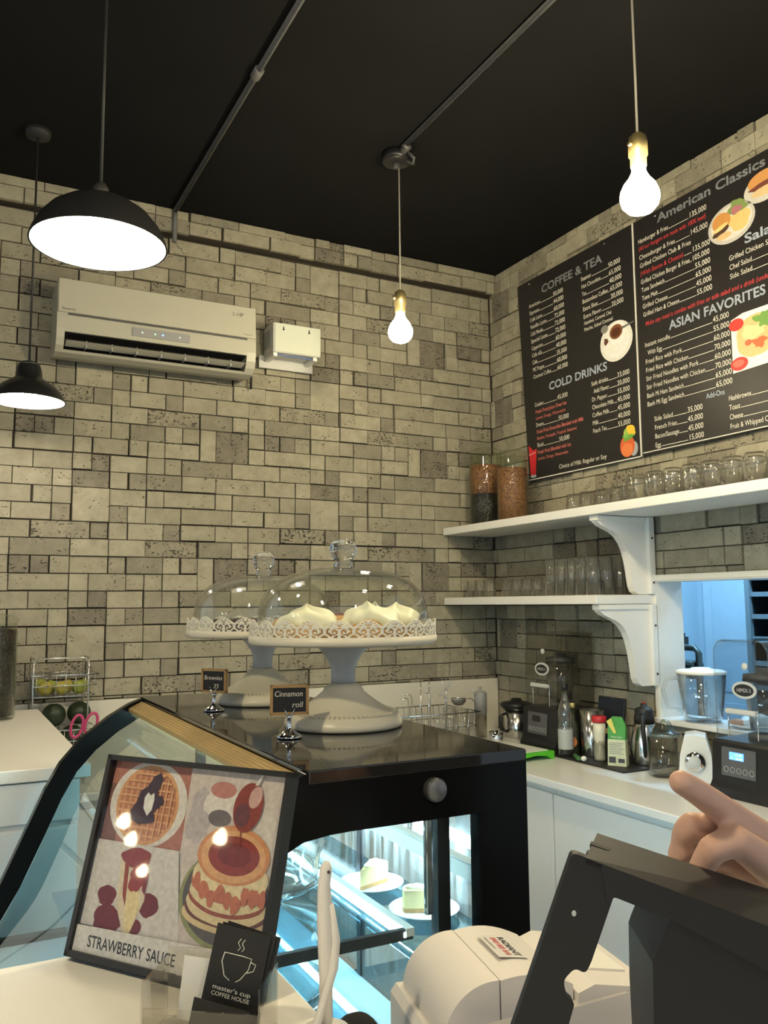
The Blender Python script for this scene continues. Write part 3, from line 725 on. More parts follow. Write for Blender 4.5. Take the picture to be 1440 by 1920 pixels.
def storage_jar(loc, r, h, label, layers, scoop=False):
    t = thing('storage_jar', label, 'jar', loc)
    MB().lathe([(0, 0.001), (r*0.94, 0.001), (r, 0.012), (r, h*0.9), (r*0.96, h*0.95), (r*0.96, h), (r*0.93, h), (r*0.93, h*0.95), (r*0.965, h*0.89), (r*0.965, 0.016), (0, 0.012)], 36).build('jar_body', m_glass2, t)
    MB().lathe([(0, h+0.001), (r*1.0, h+0.002), (r*1.0, h+0.02), (r*0.7, h+0.032), (r*0.25, h+0.038), (r*0.16, h+0.05), (r*0.30, h+0.068), (r*0.33, h+0.085), (r*0.22, h+0.102), (0, h+0.108)], 32).build('lid', m_glass2, t)
    for z0, z1, m in layers: MB().lathe([(0, z0), (r*0.95, z0), (r*0.95, z1), (r*0.5, z1+0.006), (0, z1+0.004)], 32).build('contents', m, t)
    return t
m_beans = granular('brown_beans', (0.14, 0.05, 0.02), (0.36, 0.16, 0.07), 150)
m_bbeans = granular('black_beans', (0.012, 0.010, 0.010), (0.03, 0.025, 0.022), 120, 0.3)
storage_jar((-0.160, -0.165, 1.971), 0.088, 0.385, 'tall glass jar of brown over black beans on the upper shelf by the corner', [(0.014, 0.17, m_bbeans), (0.171, 0.325, m_beans)])
storage_jar((-0.165, -0.405, 1.971), 0.078, 0.335, 'shorter glass jar of brown beans beside the menu board on the upper shelf', [(0.014, 0.275, m_beans)])

def tumbler(name, loc, r, h, label, cat, group, flip=True, ribs=0):
    t = MB()
    pr_ = [(0, 0.006), (r*0.80, 0.006), (r*0.93, h), (r, h), (r*0.86, 0.0), (0, 0.0)]
    if flip: pr_ = [(a, h-b) for a, b in pr_]
    mb = MB(); mb.lathe(pr_, 48)
    for i, (x, y, z) in enumerate(mb.v):      # fluted outside wall
        k = 1 + 0.055*math.cos(12*math.atan2(y, x)) * (1 if math.hypot(x, y) > r*0.5 else 0)
        mb.v[i] = (x*k, y*k, z)
    o = mb.build(name, m_cup, None, loc)
    return tag(o, label, cat, group)
def clone(o, loc, rz=0.0):
    c = o.copy(); COL.objects.link(c); c.location = loc; c.rotation_euler = (0, 0, rz); return c
g0 = tumbler('drinking_glass', (-0.205, -0.925, 1.9705), 0.037, 0.082, 'short clear tumbler upside down on the upper shelf below the coffee menu', 'glass', 'short tumblers on the upper shelf')
ORD = ('first', 'second', 'third', 'fourth', 'fifth', 'sixth', 'seventh', 'eighth', 'ninth')
g0['label'] = 'short upturned tumbler in the front row on the upper shelf, first from the jars'
for i, y in enumerate((-1.012, -1.115, -1.205)): clone(g0, (-0.205, y, 1.9705))['label'] = 'short upturned tumbler in the front row on the upper shelf, %s from the jars' % ORD[i+1]
for i, y in enumerate((-0.965, -1.06, -1.16)): clone(g0, (-0.105, y, 1.9705))['label'] = 'short upturned tumbler in the back row on the upper shelf, %s from the jars' % ORD[i]
def make_mug(loc):
    t = thing('glass_mug', 'upturned glass mug in the front row on the upper shelf, first from the tumblers', 'mug', loc, group='glass mugs on the upper shelf')
    r, h = 0.042, 0.118
    MB().lathe([(0, h), (r*0.75, h), (r*0.95, h-0.012), (r, h-0.03), (r, 0), (r*0.9, 0), (r*0.88, h-0.03), (r*0.7, h-0.014), (0, h-0.012)], 24).build('mug_body', m_cup, t)
    MB().tube([(-r*0.98, 0, 0.092), (-r-0.018, 0, 0.094), (-r-0.030, 0, 0.078), (-r-0.030, 0, 0.045), (-r-0.018, 0, 0.026), (-r*0.98, 0, 0.024)], 0.006, 8).build('handle', m_cup, t)
    return t
mg = make_mug((-0.20, -1.305, 1.9705))
for i, y in enumerate((-1.405, -1.50, -1.595, -1.69, -1.785, -1.88, -1.975)): dup(mg, (-0.20, y, 1.9705), random.Random(i).uniform(-0.5, 0.5), 'upturned glass mug in the front row on the upper shelf, %s from the tumblers' % ORD[i+1])
for i, y in enumerate((-1.355, -1.455, -1.55, -1.645, -1.74, -1.835, -1.93)): dup(mg, (-0.085, y, 1.9705), random.Random(i+30).uniform(-0.6, 0.6) + PI, 'upturned glass mug in the back row on the upper shelf, %s from the tumblers' % ORD[i])
g1 = tumbler('shot_glass', (-0.215, -0.095, 1.6005), 0.030, 0.088, 'small clear cup upside down in the row on the lower wall shelf', 'glass', 'small cups on the lower shelf')
g1['label'] = 'small upturned cup in the front row on the lower shelf, first from the corner'
for i, y in enumerate((-0.178, -0.265, -0.417, -0.50, -0.581, -0.658, -0.733)): clone(g1, (-0.215, y, 1.6005))['label'] = 'small upturned cup in the front row on the lower shelf, %s from the corner' % ORD[i+1]
for i, y in enumerate((-0.345, -0.46, -0.54, -0.62, -0.70)): clone(g1, (-0.125, y, 1.6005))['label'] = 'small upturned cup in the back row on the lower shelf, %s from the corner' % ORD[i]
g2 = tumbler('tall_glass', (-0.255, -0.815, 1.6005), 0.031, 0.165, 'tall clear tumbler upside down in the cluster on the lower wall shelf', 'glass', 'tall tumblers on the lower shelf')
for j, x in enumerate((-0.255, -0.180, -0.105)):
    for i, y in enumerate((-0.815, -0.883, -0.951, -1.019, -1.087)):
        g_ = g2 if i == j == 0 else clone(g2, (x, y, 1.6005))
        g_['label'] = 'tall upturned tumbler in the %s row on the lower shelf, %s from the small cups' % (('front', 'middle', 'back')[j], ORD[i])

# ================================================================== COUNTERS
def cabinet(label, x0, x1, y0, y1, z1, face, group, doors=2):
    """face: 'x-' or 'y-' = side the doors are on"""
    t = thing('cabinet', label, 'cabinet', ((x0+x1)/2, (y0+y1)/2, 0), group=group)
    w, d = x1-x0, y1-y0
    MB().box((0, 0, z1/2+0.04), (w, d, z1-0.08)).build('body', m_white, t)
    MB().box((0.02 if face == 'x-' else 0, 0.02 if face == 'y-' else 0, 0.04), (w-0.06, d-0.06, 0.08)).build('plinth', m_dark, t)
    for k in range(doors):
        if face == 'x-':
            dw = d/doors
            MB().box((-w/2-0.009, -d/2+dw*(k+0.5), z1/2+0.025), (0.018, dw-0.004, z1-0.11), bev=0.002).build('door', m_white, t)
        else:
            dw = w/doors
            MB().box((-w/2+dw*(k+0.5), -d/2-0.009, z1/2+0.025), (dw-0.004, 0.018, z1-0.11), bev=0.002).build('door', m_white, t)
    return t
wt = tag(MB().box((-0.322, -1.452, 0.885), (0.615, 2.896, 0.030), bev=0.004).build('worktop', m_white), 'long white worktop along the right wall carrying the blenders', 'worktop')
for i, (a, b) in enumerate(((-0.004, -0.62), (-0.624, -1.20), (-1.204, -1.83), (-1.834, -2.9))):
    cabinet(('white base cabinet under the right worktop in the corner', 'white base cabinet under the right worktop, second from the corner', 'white base cabinet under the right worktop below the steel jug', 'white base cabinet under the right worktop nearest the camera')[i], -0.575, -0.015, b, a, 0.868, 'x-', 'base cabinets under the right worktop', 1)
wt2 = tag(MB().box((-1.50, -0.312, 0.885), (1.736, 0.576, 0.030), bev=0.004).build('worktop', m_white), 'white worktop along the back wall behind the display case', 'worktop')
for i, (a, b) in enumerate(((-2.36, -1.50), (-1.496, -0.64))):
    cabinet(('white base cabinet under the back worktop on the left', 'white base cabinet under the back worktop on the right')[i], a, b, -0.56, -0.02, 0.868, 'y-', 'base cabinets under the back worktop', 2)

def counter(label, x0, x1, y0, y1, z, groove=True):
    t = thing('counter', label, 'counter', ((x0+x1)/2, (y0+y1)/2, 0), group='customer counters')
    w, d = x1-x0, y1-y0
    MB().box((0, 0, z-0.016), (w, d, 0.032), bev=0.003).build('counter_top', m_cream, t)
    MB().box((0, 0, (z-0.034)/2), (w-0.05, d-0.05, z-0.036)).build('body', m_white, t)
    n = 3
    for k in range(n):
        pw = (w-0.05)/n
        MB().box((-w/2+0.025+pw*(k+0.5), -d/2+0.018, 0.53), (pw-0.004, 0.014, 0.98), bev=0.002).build('front_panel', m_white, t)
    MB().box((0, -d/2+0.017, z-0.085), (w-0.05, 0.015, 0.098), bev=0.002).build('rail_panel', m_white, t)
    return t
counter('white counter with cream top at the left holding a dark jar', -3.30, -2.352, -1.555, -0.235, 1.168)
counter('white counter with cream top in the foreground holding the photo frame', -3.45, -2.366, -4.0, -2.800, 1.170)
dk = thing('cashier_desk', 'white cashier desk under the receipt printer and till', 'desk', (-2.105, -3.465, 0))
MB().box((0, 0, 1.060), (0.51, 0.87, 0.03), bev=0.003).build('desk_top', m_white, dk)
MB().box((-0.24, 0, 0.5225), (0.02, 0.85, 1.045)).build('side_panel', m_white, dk)
MB().box((0.24, 0, 0.5225), (0.02, 0.85, 1.045)).build('side_panel', m_white, dk)
MB().box((0, 0.415, 0.5225), (0.46, 0.02, 1.045)).build('rear_panel', m_white, dk)

# ================================================================== DISPLAY CASE
Y0, Y1 = -2.745, -1.62
case = thing('display_case', 'black curved glass cake display case lit from inside', 'display case', (-2.2, -2.18, 0))
K = Tr(2.2, 2.18, 0)
OUT = [(-1.868, 1.335), (-2.06, 1.336), (-2.25, 1.333), (-2.277, 1.323), (-2.328, 1.294), (-2.391, 1.246), (-2.439, 1.191), (-2.473, 1.129), (-2.507, 1.051), (-2.56, 0.931), (-2.63, 0.76), (-1.868, 0.76)]
INN = [(-1.957, 1.247), (-2.06, 1.247), (-2.178, 1.247), (-2.211, 1.246), (-2.252, 1.241), (-2.300, 1.218), (-2.362, 1.168), (-2.405, 1.11), (-2.445, 1.03), (-2.500, 0.91), (-2.56, 0.80), (-1.957, 0.80)]
INF = [(-1.91, 1.30), (-2.06, 1.30), (-2.230, 1.297), (-2.252, 1.288), (-2.30, 1.260), (-2.356, 1.217), (-2.400, 1.168), (-2.433, 1.108), (-2.467, 1.03), (-2.519, 0.915), (-2.585, 0.80), (-1.91, 0.80)]
def ring(outer, inner, y, d):
    n = len(outer); vs = []
    for yy in (y, y+d):
        vs += [(x, yy, z) for x, z in outer] + [(x, yy, z) for x, z in inner]
    fs = []
    for i in range(n):
        j = (i+1) % n
        fs += [(i, j, n+j, n+i), (2*n+i, 3*n+i, 3*n+j, 2*n+j), (i, 2*n+i, 2*n+j, j), (n+i, n+j, 3*n+j, 3*n+i)]
    return MB().add(vs, fs, K)
ring(OUT, INN, Y0, 0.030).build('end_panel', m_black, case)
ring(OUT, INF, Y1-0.030, 0.030).build('end_panel', m_black, case)
MB().flat(INN, Y0+0.012, K).build('end_pane', m_pane, case)
MB().flat(INF, Y1-0.012, K).build('end_pane', m_pane, case)
def smooth_arc(pts, n=4):
    out = []
    for i in range(len(pts)-1):
        p0, p1, p2, p3 = pts[max(i-1, 0)], pts[i], pts[i+1], pts[min(i+2, len(pts)-1)]
        for k in range(n):
            t = k/n
            out.append(tuple(0.5*((2*b) + (-a+c)*t + (2*a-5*b+4*c-d)*t*t + (-a+3*b-3*c+d)*t**3) for a, b, c, d in zip(p0, p1, p2, p3)))
    return out + [pts[-1]]
MB().strip(smooth_arc([(-2.262, 1.3085), (-2.285, 1.292)] + INF[4:11]), Y1-Y0-0.062, K @ Tr(0, Y0+0.031, 0)).build('front_glass', m_pane, case)
MB().box(((-1.868-2.246)/2, (Y0+Y1)/2, 1.3275), (0.376, Y1-Y0+0.002, 0.019), K, bev=0.002).build('top', m_granite, case)
gp = [(-2.2475, 1.3275)]
for k in range(6):
    x = -2.2475-0.0055*k; z = 1.3275-0.0027*k
    gp += [(x-0.0042, z-0.0004), (x-0.0055, z-0.0027)]
gp += [(-2.2805, 1.304), (-2.2475, 1.304)]
MB().prism(gp, Y1-Y0-0.062, K @ Tr(0, Y0+0.031, 0)).build('brass_strip', m_gold, case)
MB().box(((-1.868-2.63)/2, (Y0+Y1)/2, 0.40), (0.762, Y1-Y0, 0.72), K, bev=0.004).build('base', m_blacks, case)
MB().box(((-1.88-2.60)/2, (Y0+Y1)/2, 0.775), (0.70, Y1-Y0-0.064, 0.026), K).build('deck', m_white, case)
kb = MB().cyl((-2.043, Y0-0.007, 1.292), 0.0175, 0.014, 28, K, 'y').build('knob', mat('knob_grey', (0.10, 0.10, 0.10), 0.35, 0.6), case)
MB().cyl((-2.043, Y0-0.0145, 1.292), 0.0155, 0.003, 28, K, 'y').build('knob_face', mat('knob_face', (0.20, 0.195, 0.19), 0.35, 0.7), kb)
m_led = emis('case_light', (0.55, 0.90, 1.0), CASE_W)
m_led2 = emis('case_light_low', (0.62, 0.93, 1.0), CASE_W*0.75)
m_shelfg = thin_glass('shelf_glass', (0.55, 0.78, 0.88), 0.03, refl=1.3)
for z, x0 in ((1.078, -2.37), (0.895, -2.45)):
    MB().box(((x0-2.076)/2, (Y0+Y1)/2, z), (-2.076-x0, Y1-Y0-0.092, 0.008), K).build('glass_shelf', m_shelfg, case)
    MB().box(((x0-2.06)/2, Y0+0.0385, z-0.002), (-2.06-x0, 0.009, 0.016), K).build('shelf_edge', m_blacks, case)
    rl = MB().box((-2.066, (Y0+Y1)/2, z+0.001), (0.014, Y1-Y0-0.064, 0.012), K).build('shelf_rail', m_whitep, case)
    MB().box((-2.0745, (Y0+Y1)/2, z-0.002), (0.003, Y1-Y0-0.066, 0.007), K).build('light_strip', m_led2, rl)
MB().box((-1.974, (Y0+Y1)/2, 1.035), (0.162, Y1-Y0-0.08, 0.008), K).build('rear_shelf', m_shelfg, case)
lt = MB().box((-2.222, (Y0+Y1)/2, 1.304), (0.03, Y1-Y0-0.09, 0.012), K).build('light_housing', m_whitep, case)
MB().cyl((-2.222, (Y0+Y1)/2, 1.288), 0.009, Y1-Y0-0.14, 10, K, 'y').build('light_tube', m_led, lt)
rr = MB().box((-1.9405, (Y0+Y1)/2, 1.140), (0.004, Y1-Y0-0.07, 0.026), K).box((-1.934, (Y0+Y1)/2, 1.1535), (0.017, Y1-Y0-0.07, 0.003), K).build('rear_rail', m_whitep, case)
MB().box((-1.934, (Y0+Y1)/2, 1.139), (0.007, Y1-Y0-0.075, 0.014), K).build('light_strip', emis('case_light_rear', (0.60, 0.85, 1.0), CASE_W*2.4), rr)
for k in range(2):
    dr = MB().box((-1.888+0.010*k, Y0+0.035+0.28+0.53*k, 1.045), (0.006, 0.545, 0.51), K).build('sliding_door', m_wet, case)
    MB().box((-1.888+0.010*k, Y0+0.045+0.545*k+0.0, 1.045), (0.010, 0.018, 0.51), K).build('door_stile', m_blacks, dr)
    MB().box((-1.888+0.010*k, Y0+0.57+0.515*k, 1.045), (0.010, 0.018, 0.51), K).build('door_stile', m_blacks, dr)
MB().box((-2.02, Y0+0.055, 1.17), (0.014, 0.010, 0.16), K, bev=0.003).build('post', m_chrome, case)
MB().box((-1.995, Y0+0.060, 1.05), (0.022, 0.022, 0.52), K).build('post', m_blacks, case)
MB().box((-2.10, Y1-0.050, 1.04), (0.022, 0.022, 0.52), K).build('post', m_blacks, case)

def blob(name, m, parent, c, r, amp=0.12, seed=0, nu=28, nv=16, top=None, base=-1.0):
    """soft lumpy mass; flattened below base*rz"""
    rn = random.Random(seed); ph = [rn.uniform(0, 6.28) for _ in range(8)]
    vs = []; fs = []
    for j in range(nv+1):
        v = PI*j/nv
        for i in range(nu):
            u = 2*PI*i/nu
            w = 1 + amp*(math.sin(2*u+ph[0])*math.sin(v) + 0.7*math.sin(3*u+2*v+ph[1]) + 0.5*math.sin(5*u-3*v+ph[2])*math.sin(v) + 0.35*math.sin(7*u+5*v+ph[3])*math.sin(v))
            x, y, z = w*math.sin(v)*math.cos(u), w*math.sin(v)*math.sin(u), w*math.cos(v)
            if top and j < 3: z += top*(3-j)/3.0; x *= 0.6; y *= 0.6; x += 0.12*(3-j)/3
            z = max(z, base)
            vs.append((c[0]+r[0]*x, c[1]+r[1]*y, c[2]+r[2]*z))
    for j in range(nv):
        for i in range(nu):
            i2 = (i+1) % nu
            fs.append((j*nu+i, j*nu+i2, (j+1)*nu+i2, (j+1)*nu+i))
    return MB().add(vs, fs, smooth=True).build(name, m, parent)

# things inside the case
m_plate = mat('white_china', (0.82, 0.82, 0.80), 0.2, var=0.02)
m_cheese = mat('cheesecake', (0.78, 0.66, 0.34), 0.6, var=0.12, scale=60, bump=0.3, bscale=150)
m_crumb = mat('crumb_crust', (0.42, 0.25, 0.10), 0.8, var=0.3, scale=120, bump=0.5)
def cake_slice(loc, rz, label, plabel):
    p = thing('plate', plabel, 'plate', loc, group='cake plates in the display case')
    MB().lathe([(0, 0), (0.034, 0), (0.036, 0.003), (0.060, 0.011), (0.061, 0.0125), (0.035, 0.006), (0, 0.005)], 32).build('plate_body', m_plate, p)
    t = thing('cheesecake_slice', label, 'cake', (loc[0], loc[1], loc[2]+0.0062), rz, group='cheesecake slices in the display case')
    tri = [(-0.042, 0.0), (0.030, -0.020), (0.036, -0.010), (0.038, 0.0), (0.036, 0.010), (0.030, 0.020)]
    def wedge(z0, z1, m, nm):
        n = len(tri); vs = [(x, y, z0) for x, y in tri] + [(x, y, z1) for x, y in tri]
        MB().add(vs, [tuple(range(n)), tuple(range(n, 2*n))] + [(i, (i+1) % n, (i+1) % n+n, i+n) for i in range(n)]).build(nm, m, t)
    wedge(0, 0.007, m_crumb, 'crust'); wedge(0.007, 0.036, m_cheese, 'filling')
    blob('topping', mat('cream_topping', (0.85, 0.80, 0.55), 0.5), t, (0.005, 0, 0.037), (0.024, 0.011, 0.006), 0.15, 3)
cake_slice((-1.972, -2.395, 1.0395), 0.6, 'pale cheesecake slice on the farther plate inside the display case', 'white plate under the farther cheesecake slice in the case')
cake_slice((-1.953, -2.560, 1.0395), 2.4, 'pale cheesecake slice on the nearer plate inside the display case', 'white plate under the nearer cheesecake slice in the case')
gd = thing('glass_cake_keeper', 'clear glass dish with scalloped rim and cover on the glass shelf in the display case', 'glass dish', (-2.222, -2.47, 1.0830))
MB().lathe([(0, 0.001), (0.05, 0.001), (0.055, 0.012), (0.10, 0.024), (0.112, 0.034), (0.108, 0.036), (0.095, 0.030), (0.05, 0.02), (0, 0.018)], 40).build('dish', m_cup, gd)
sc = MB(); n = 60; vs = []; fs = []
for z, r in ((0.036, 0.10), (0.07, 0.104), (0.095, 0.11)):
    for k in range(n):
        a = 2*PI*k/n; w = 1 + (0.05*math.sin(20*a/1.0) if z > 0.09 else 0)
        vs.append((r*w*math.cos(a), r*w*math.sin(a), z + (0.005*math.cos(20*a) if z > 0.09 else 0)))
for j in range(2):
    for k in range(n): fs.append((j*n+k, j*n+(k+1) % n, (j+1)*n+(k+1) % n, (j+1)*n+k))
sc.add(vs, fs, smooth=True).build('scalloped_rim', m_cup, gd)
MB().lathe([(0.097, 0.037), (0.093, 0.055), (0.07, 0.07), (0.03, 0.076), (0, 0.077)], 40).build('cover', m_cup, gd)
gb = thing('glass_bowl', 'clear glass bowl on the lower shelf inside the display case', 'bowl', (-2.23, -2.52, 0.8995))
MB().lathe([(0, 0.002), (0.05, 0.002), (0.09, 0.03), (0.105, 0.07), (0.101, 0.07), (0.086, 0.033), (0.048, 0.008), (0, 0.008)], 36).build('bowl_body', m_cup, gb)

# ================================================================== CAKE STANDS
m_enam = mat('cream_enamel', (0.70, 0.645, 0.50), 0.3, var=0.03)
m_lace = mat('lace_white', (0.76, 0.72, 0.60), 0.4, var=0.03)
LACE = ['......####......', '....##.##.##....', '...#.######.#...', '..####.##.####..', '.##.###..###.##.', '################', '##.####..####.##', '#..##.####.##..#', '#.##...##...##.#', '#.##.#.##.#.##.#', '#..###.##.###..#', '##....####....##', '.##.##.##.##.##.', '..###..##..###..', '################', '################']
def cake_stand(loc, label, rz):
    t = thing('cake_stand', label, 'cake stand', loc, rz, 'cream pedestal cake stands')
    MB().lathe([(0, 0.001), (0.112, 0.001), (0.114, 0.006), (0.113, 0.013), (0.104, 0.024), (0.094, 0.031), (0.086, 0.034), (0.070, 0.043), (0.052, 0.056), (0.040, 0.066), (0.036, 0.074), (0.030, 0.079), (0.025, 0.0815), (0, 0.0815)], 56).build('foot', m_enam, t)
    bd = MB()
    for k in range(72):
        a = 2*PI*k/72
        bd.box((0.0985, 0, 0.0285), (0.013, 0.0028, 0.003), Rz(a) @ Tr(0, 0, 0))
    bd.build('beaded_band', m_enam, t)
    MB().lathe([(0, 0.0815), (0.024, 0.0815), (0.0235, 0.095), (0.024, 0.11), (0.030, 0.125), (0.042, 0.142), (0.058, 0.157), (0, 0.157)], 40).build('column', mat('stand_column', (0.52, 0.55, 0.55), 0.35) if 'stand_column' not in bpy.data.materials else bpy.data.materials['stand_column'], t)
    MB().lathe([(0, 0.157), (0.178, 0.157), (0.183, 0.161), (0.183, 0.172), (0.179, 0.173), (0.176, 0.166), (0, 0.166)], 64).build('plate', m_enam, t)
    rep = 22; W = 16; H = len(LACE); n = rep*W
    R0 = 0.1815; z0 = 0.170; hh = 0.0345
    vs = [(R0*math.cos(2*PI*k/n), R0*math.sin(2*PI*k/n), z0+hh*j/H) for j in range(H+1) for k in range(n)]
    fs = [(j*n+k, j*n+(k+1) % n, (j+1)*n+(k+1) % n, (j+1)*n+k) for j in range(H) for k in range(n) if LACE[H-1-j][k % W] == '#']
    o = MB().add(vs, fs, smooth=True).build('lace_rim', m_lace, t)
    s = o.modifiers.new('thick', 'SOLIDIFY'); s.thickness = 0.0014
    return t
def dome(loc, label):
    t = thing('glass_dome', label, 'glass dome', loc, group='glass cake domes')
    o = [(0.166, 0.0), (0.166, 0.040), (0.162, 0.068), (0.150, 0.092), (0.128, 0.112), (0.095, 0.127), (0.055, 0.135), (0, 0.137)]
    prof = smooth_arc(o, 3)
    MB().lathe(prof + [(max(r-0.003, 0), z-0.003) for r, z in prof[::-1]], 64).build('bell', m_glass, t)
    MB().lathe([(0, 0.136), (0.018, 0.136), (0.019, 0.142), (0.016, 0.148), (0.022, 0.157), (0.027, 0.170), (0.026, 0.182), (0.018, 0.192), (0, 0.196)], 28).build('knob', m_solidglass, t)
    return t
ZT = 1.337
FS = (-2.013, -2.36, ZT); RS = (-2.015, -1.90, ZT)
cake_stand(FS, 'cream pedestal cake stand with lace rim holding cinnamon rolls, in front', 0.1)
cake_stand(RS, 'cream pedestal cake stand with lace rim holding brownies, behind', 0.3)
dome((FS[0], FS[1], ZT+0.1668), 'clear glass dome with round knob over the cinnamon rolls')
dome((RS[0], RS[1], ZT+0.1668), 'clear glass dome with round knob over the brownies')
m_dough = mat('baked_dough', (0.60, 0.33, 0.10), 0.55, var=0.3, scale=45, bump=0.3, bscale=90)
m_cinn = mat('cinnamon', (0.17, 0.06, 0.025), 0.6, var=0.3, scale=60)
m_icing = mat('cream_icing', (0.86, 0.82, 0.60), 0.45, var=0.05, scale=30, bump=0.25, bscale=60)
def cinnamon_roll(dx, dy, r, h, label, ice, seed):
    t = thing('cinnamon_roll', label, 'pastry', (FS[0]+dx, FS[1]+dy, ZT+0.1665), seed*0.7, 'cinnamon rolls under the front dome')
    MB().lathe([(0, 0.0), (r*0.9, 0.0), (r, h*0.25), (r*0.98, h*0.7), (r*0.85, h*0.95), (r*0.5, h), (0, h*0.97)], 28).build('dough', m_dough, t)
    sp_ = [((r*0.12+r*0.70*k/40)*math.cos(k*0.42), (r*0.12+r*0.70*k/40)*math.sin(k*0.42), h*0.985 - 0.10*h*(k/40)**3) for k in range(41)]
    MB().tube(sp_, 0.0035, 6).build('cinnamon_swirl', m_cinn, t)
    if ice:
        blob('icing', m_icing, t, (0, 0, h*0.86), (r*ice, r*ice, 0.026), 0.17, seed, 36, 18, top=0.35, base=-0.45)
V = Rz(-0.48)
def offs(a, b): v = V @ Vector((a, b, 0)); return v.x, v.y
for (a, b, r, h, l, ice, sd) in ((-0.064, -0.068, 0.045, 0.036, 'cinnamon roll under smooth white icing at the front left of the dome', 1.12, 2), (0.052, -0.068, 0.045, 0.040, 'cinnamon roll with tall curled icing at the front right of the dome', 1.05, 5),
                                 (0.100, 0.018, 0.040, 0.038, 'iced cinnamon roll at the right side of the dome', 1.08, 9), (-0.100, 0.035, 0.044, 0.040, 'plain brown cinnamon roll at the left side of the dome', 0, 3),
                                 (0.0, 0.045, 0.048, 0.046, 'plain golden cinnamon roll in the middle behind the iced ones', 0, 4), (0.062, 0.104, 0.034, 0.040, 'cinnamon roll with partly melted icing at the back of the dome', 0.8, 6)):
    x, y = offs(a, b); cinnamon_roll(x, y, r, h, l, ice, sd)
m_brown = mat('brownie', (0.045, 0.022, 0.014), 0.7, var=0.4, scale=50, bump=0.6, bscale=120)
for i, (a, b, rz) in enumerate(((-0.075, -0.06, 0.1), (0.0, -0.07, -0.1), (0.075, -0.055, 0.15), (-0.045, 0.03, 0.0), (0.04, 0.035, -0.05))):
    x, y = offs(a, b)
    o = MB().box((0, 0, 0.017), (0.062, 0.062, 0.034), bev=0.004).build('brownie', m_brown, None, (RS[0]+x, RS[1]+y, ZT+0.1668)); o.rotation_euler = (0, 0, rz-0.48)
    tag(o, ('dark brownie square at the front left under the rear dome', 'dark brownie square at the front middle under the rear dome', 'dark brownie square at the front right under the rear dome', 'dark brownie square at the back left under the rear dome', 'dark brownie square at the back right under the rear dome')[i], 'brownie', 'brownies under the rear dome')

m_woodf = mat('oak_frame', (0.36, 0.22, 0.09), 0.5, var=0.2, scale=60)
m_chalk = mat('chalkboard', (0.012, 0.012, 0.012), 0.6)
m_chalkw = mat('chalk_marker', (0.75, 0.68, 0.58), 0.6, var=0)
def sign(loc, rz, lines, label, w=0.068, h=0.052):
    t = thing('price_sign', label, 'sign', loc, rz, 'small chalkboard signs on the case')
    MB().lathe([(0, 0.001), (0.023, 0.001), (0.023, 0.004), (0.016, 0.008), (0.007, 0.014), (0.004, 0.02), (0.0035, 0.034), (0.006, 0.038), (0, 0.04)], 28).build('base', m_chrome, t)
    MB().tube([(-0.009, -0.004, 0.052), (-0.005, -0.004, 0.042), (0, -0.003, 0.036), (0.005, -0.004, 0.042), (0.009, -0.004, 0.052)], 0.0014, 6).build('clip', m_chrome, t)
    z0 = 0.040
    fr = MB()
    for c, d in (((0, 0, z0+0.0025), (w, 0.008, 0.005)), ((0, 0, z0+h-0.0025), (w, 0.008, 0.005)), ((-w/2+0.0025, 0, z0+h/2), (0.005, 0.008, h)), ((w/2-0.0025, 0, z0+h/2), (0.005, 0.008, h))): fr.box(c, d)
    f = fr.build('frame', m_woodf, t)
    MB().box((0, 0.0, z0+h/2), (w-0.008, 0.004, h-0.008)).build('slate', m_chalk, f)
    lm = MB()
    for body, x, z, sz, wd in lines: text_mesh(lm, body, Tr(x, -0.0023, z0+z), sz, wd, shear=0.15)
    lm.build('lettering', m_chalkw, t)
sign((-2.160, -2.452, ZT), -0.30, (('Cinnamon', -0.027, 0.032, 0.010, 0.05), ('roll', 0.004, 0.013, 0.010, 0.02)), 'small chalkboard sign reading Cinnamon roll beside the front cake stand')
sign((-2.166, -2.010, ZT), -0.95, (('Brownies', -0.027, 0.028, 0.010, 0.05), ('35', -0.002, 0.010, 0.010, 0.016)), 'small chalkboard sign reading Brownies beside the rear cake stand')

# ================================================================== LEFT COUNTER AND FRUIT RACK
storage_jar((-2.545, -0.47, 1.1685), 0.092, 0.34, 'tall glass jar full of dark coffee beans on the left counter', [(0.014, 0.318, granular('coffee_beans', (0.010, 0.007, 0.006), (0.028, 0.018, 0.013), 130, 0.35))])
m_wire = mat('chrome_wire', (0.60, 0.60, 0.57), 0.2, 0.95)
fr = thing('fruit_rack', 'two tier chrome wire rack holding limes and avocados by the back wall', 'rack', (-2.245, -0.125, 0.9005))
def wire(pts, r=0.0025, nm='wire', closed=False): return MB().tube(pts, r, 6, closed=closed).build(nm, m_wire, fr)
for x in (-0.125, 0.085):
    wire([(x, -0.07, 0), (x, -0.07, 0.44), (x, -0.055, 0.46), (x, 0.055, 0.46), (x, 0.07, 0.44), (x, 0.07, 0)], 0.0038, 'frame_hoop')
wire([(-0.125, -0.07, 0.435), (-0.105, -0.07, 0.46), (0.065, -0.07, 0.46), (0.085, -0.07, 0.435)], 0.0035, 'frame_hoop')
for z, r_, hh in ((0.308, 0.12, 0.085), (0.085, 0.13, 0.09)):
    for k, zz in enumerate((0, hh*0.5, hh)):
        e = 0.006*k
        wire([(-0.12-e, -0.08-e, z+zz), (0.11+e, -0.08-e, z+zz), (0.11+e, 0.08+e, z+zz), (-0.12-e, 0.08+e, z+zz)], 0.0028 if k == 2 else 0.002, 'basket_ring', True)
    for k in range(7):
        x = -0.115+0.037*k
        wire([(x, -0.092, z+hh), (x, -0.08, z), (x, 0.08, z), (x, 0.092, z+hh)], 0.0016, 'basket_wire')
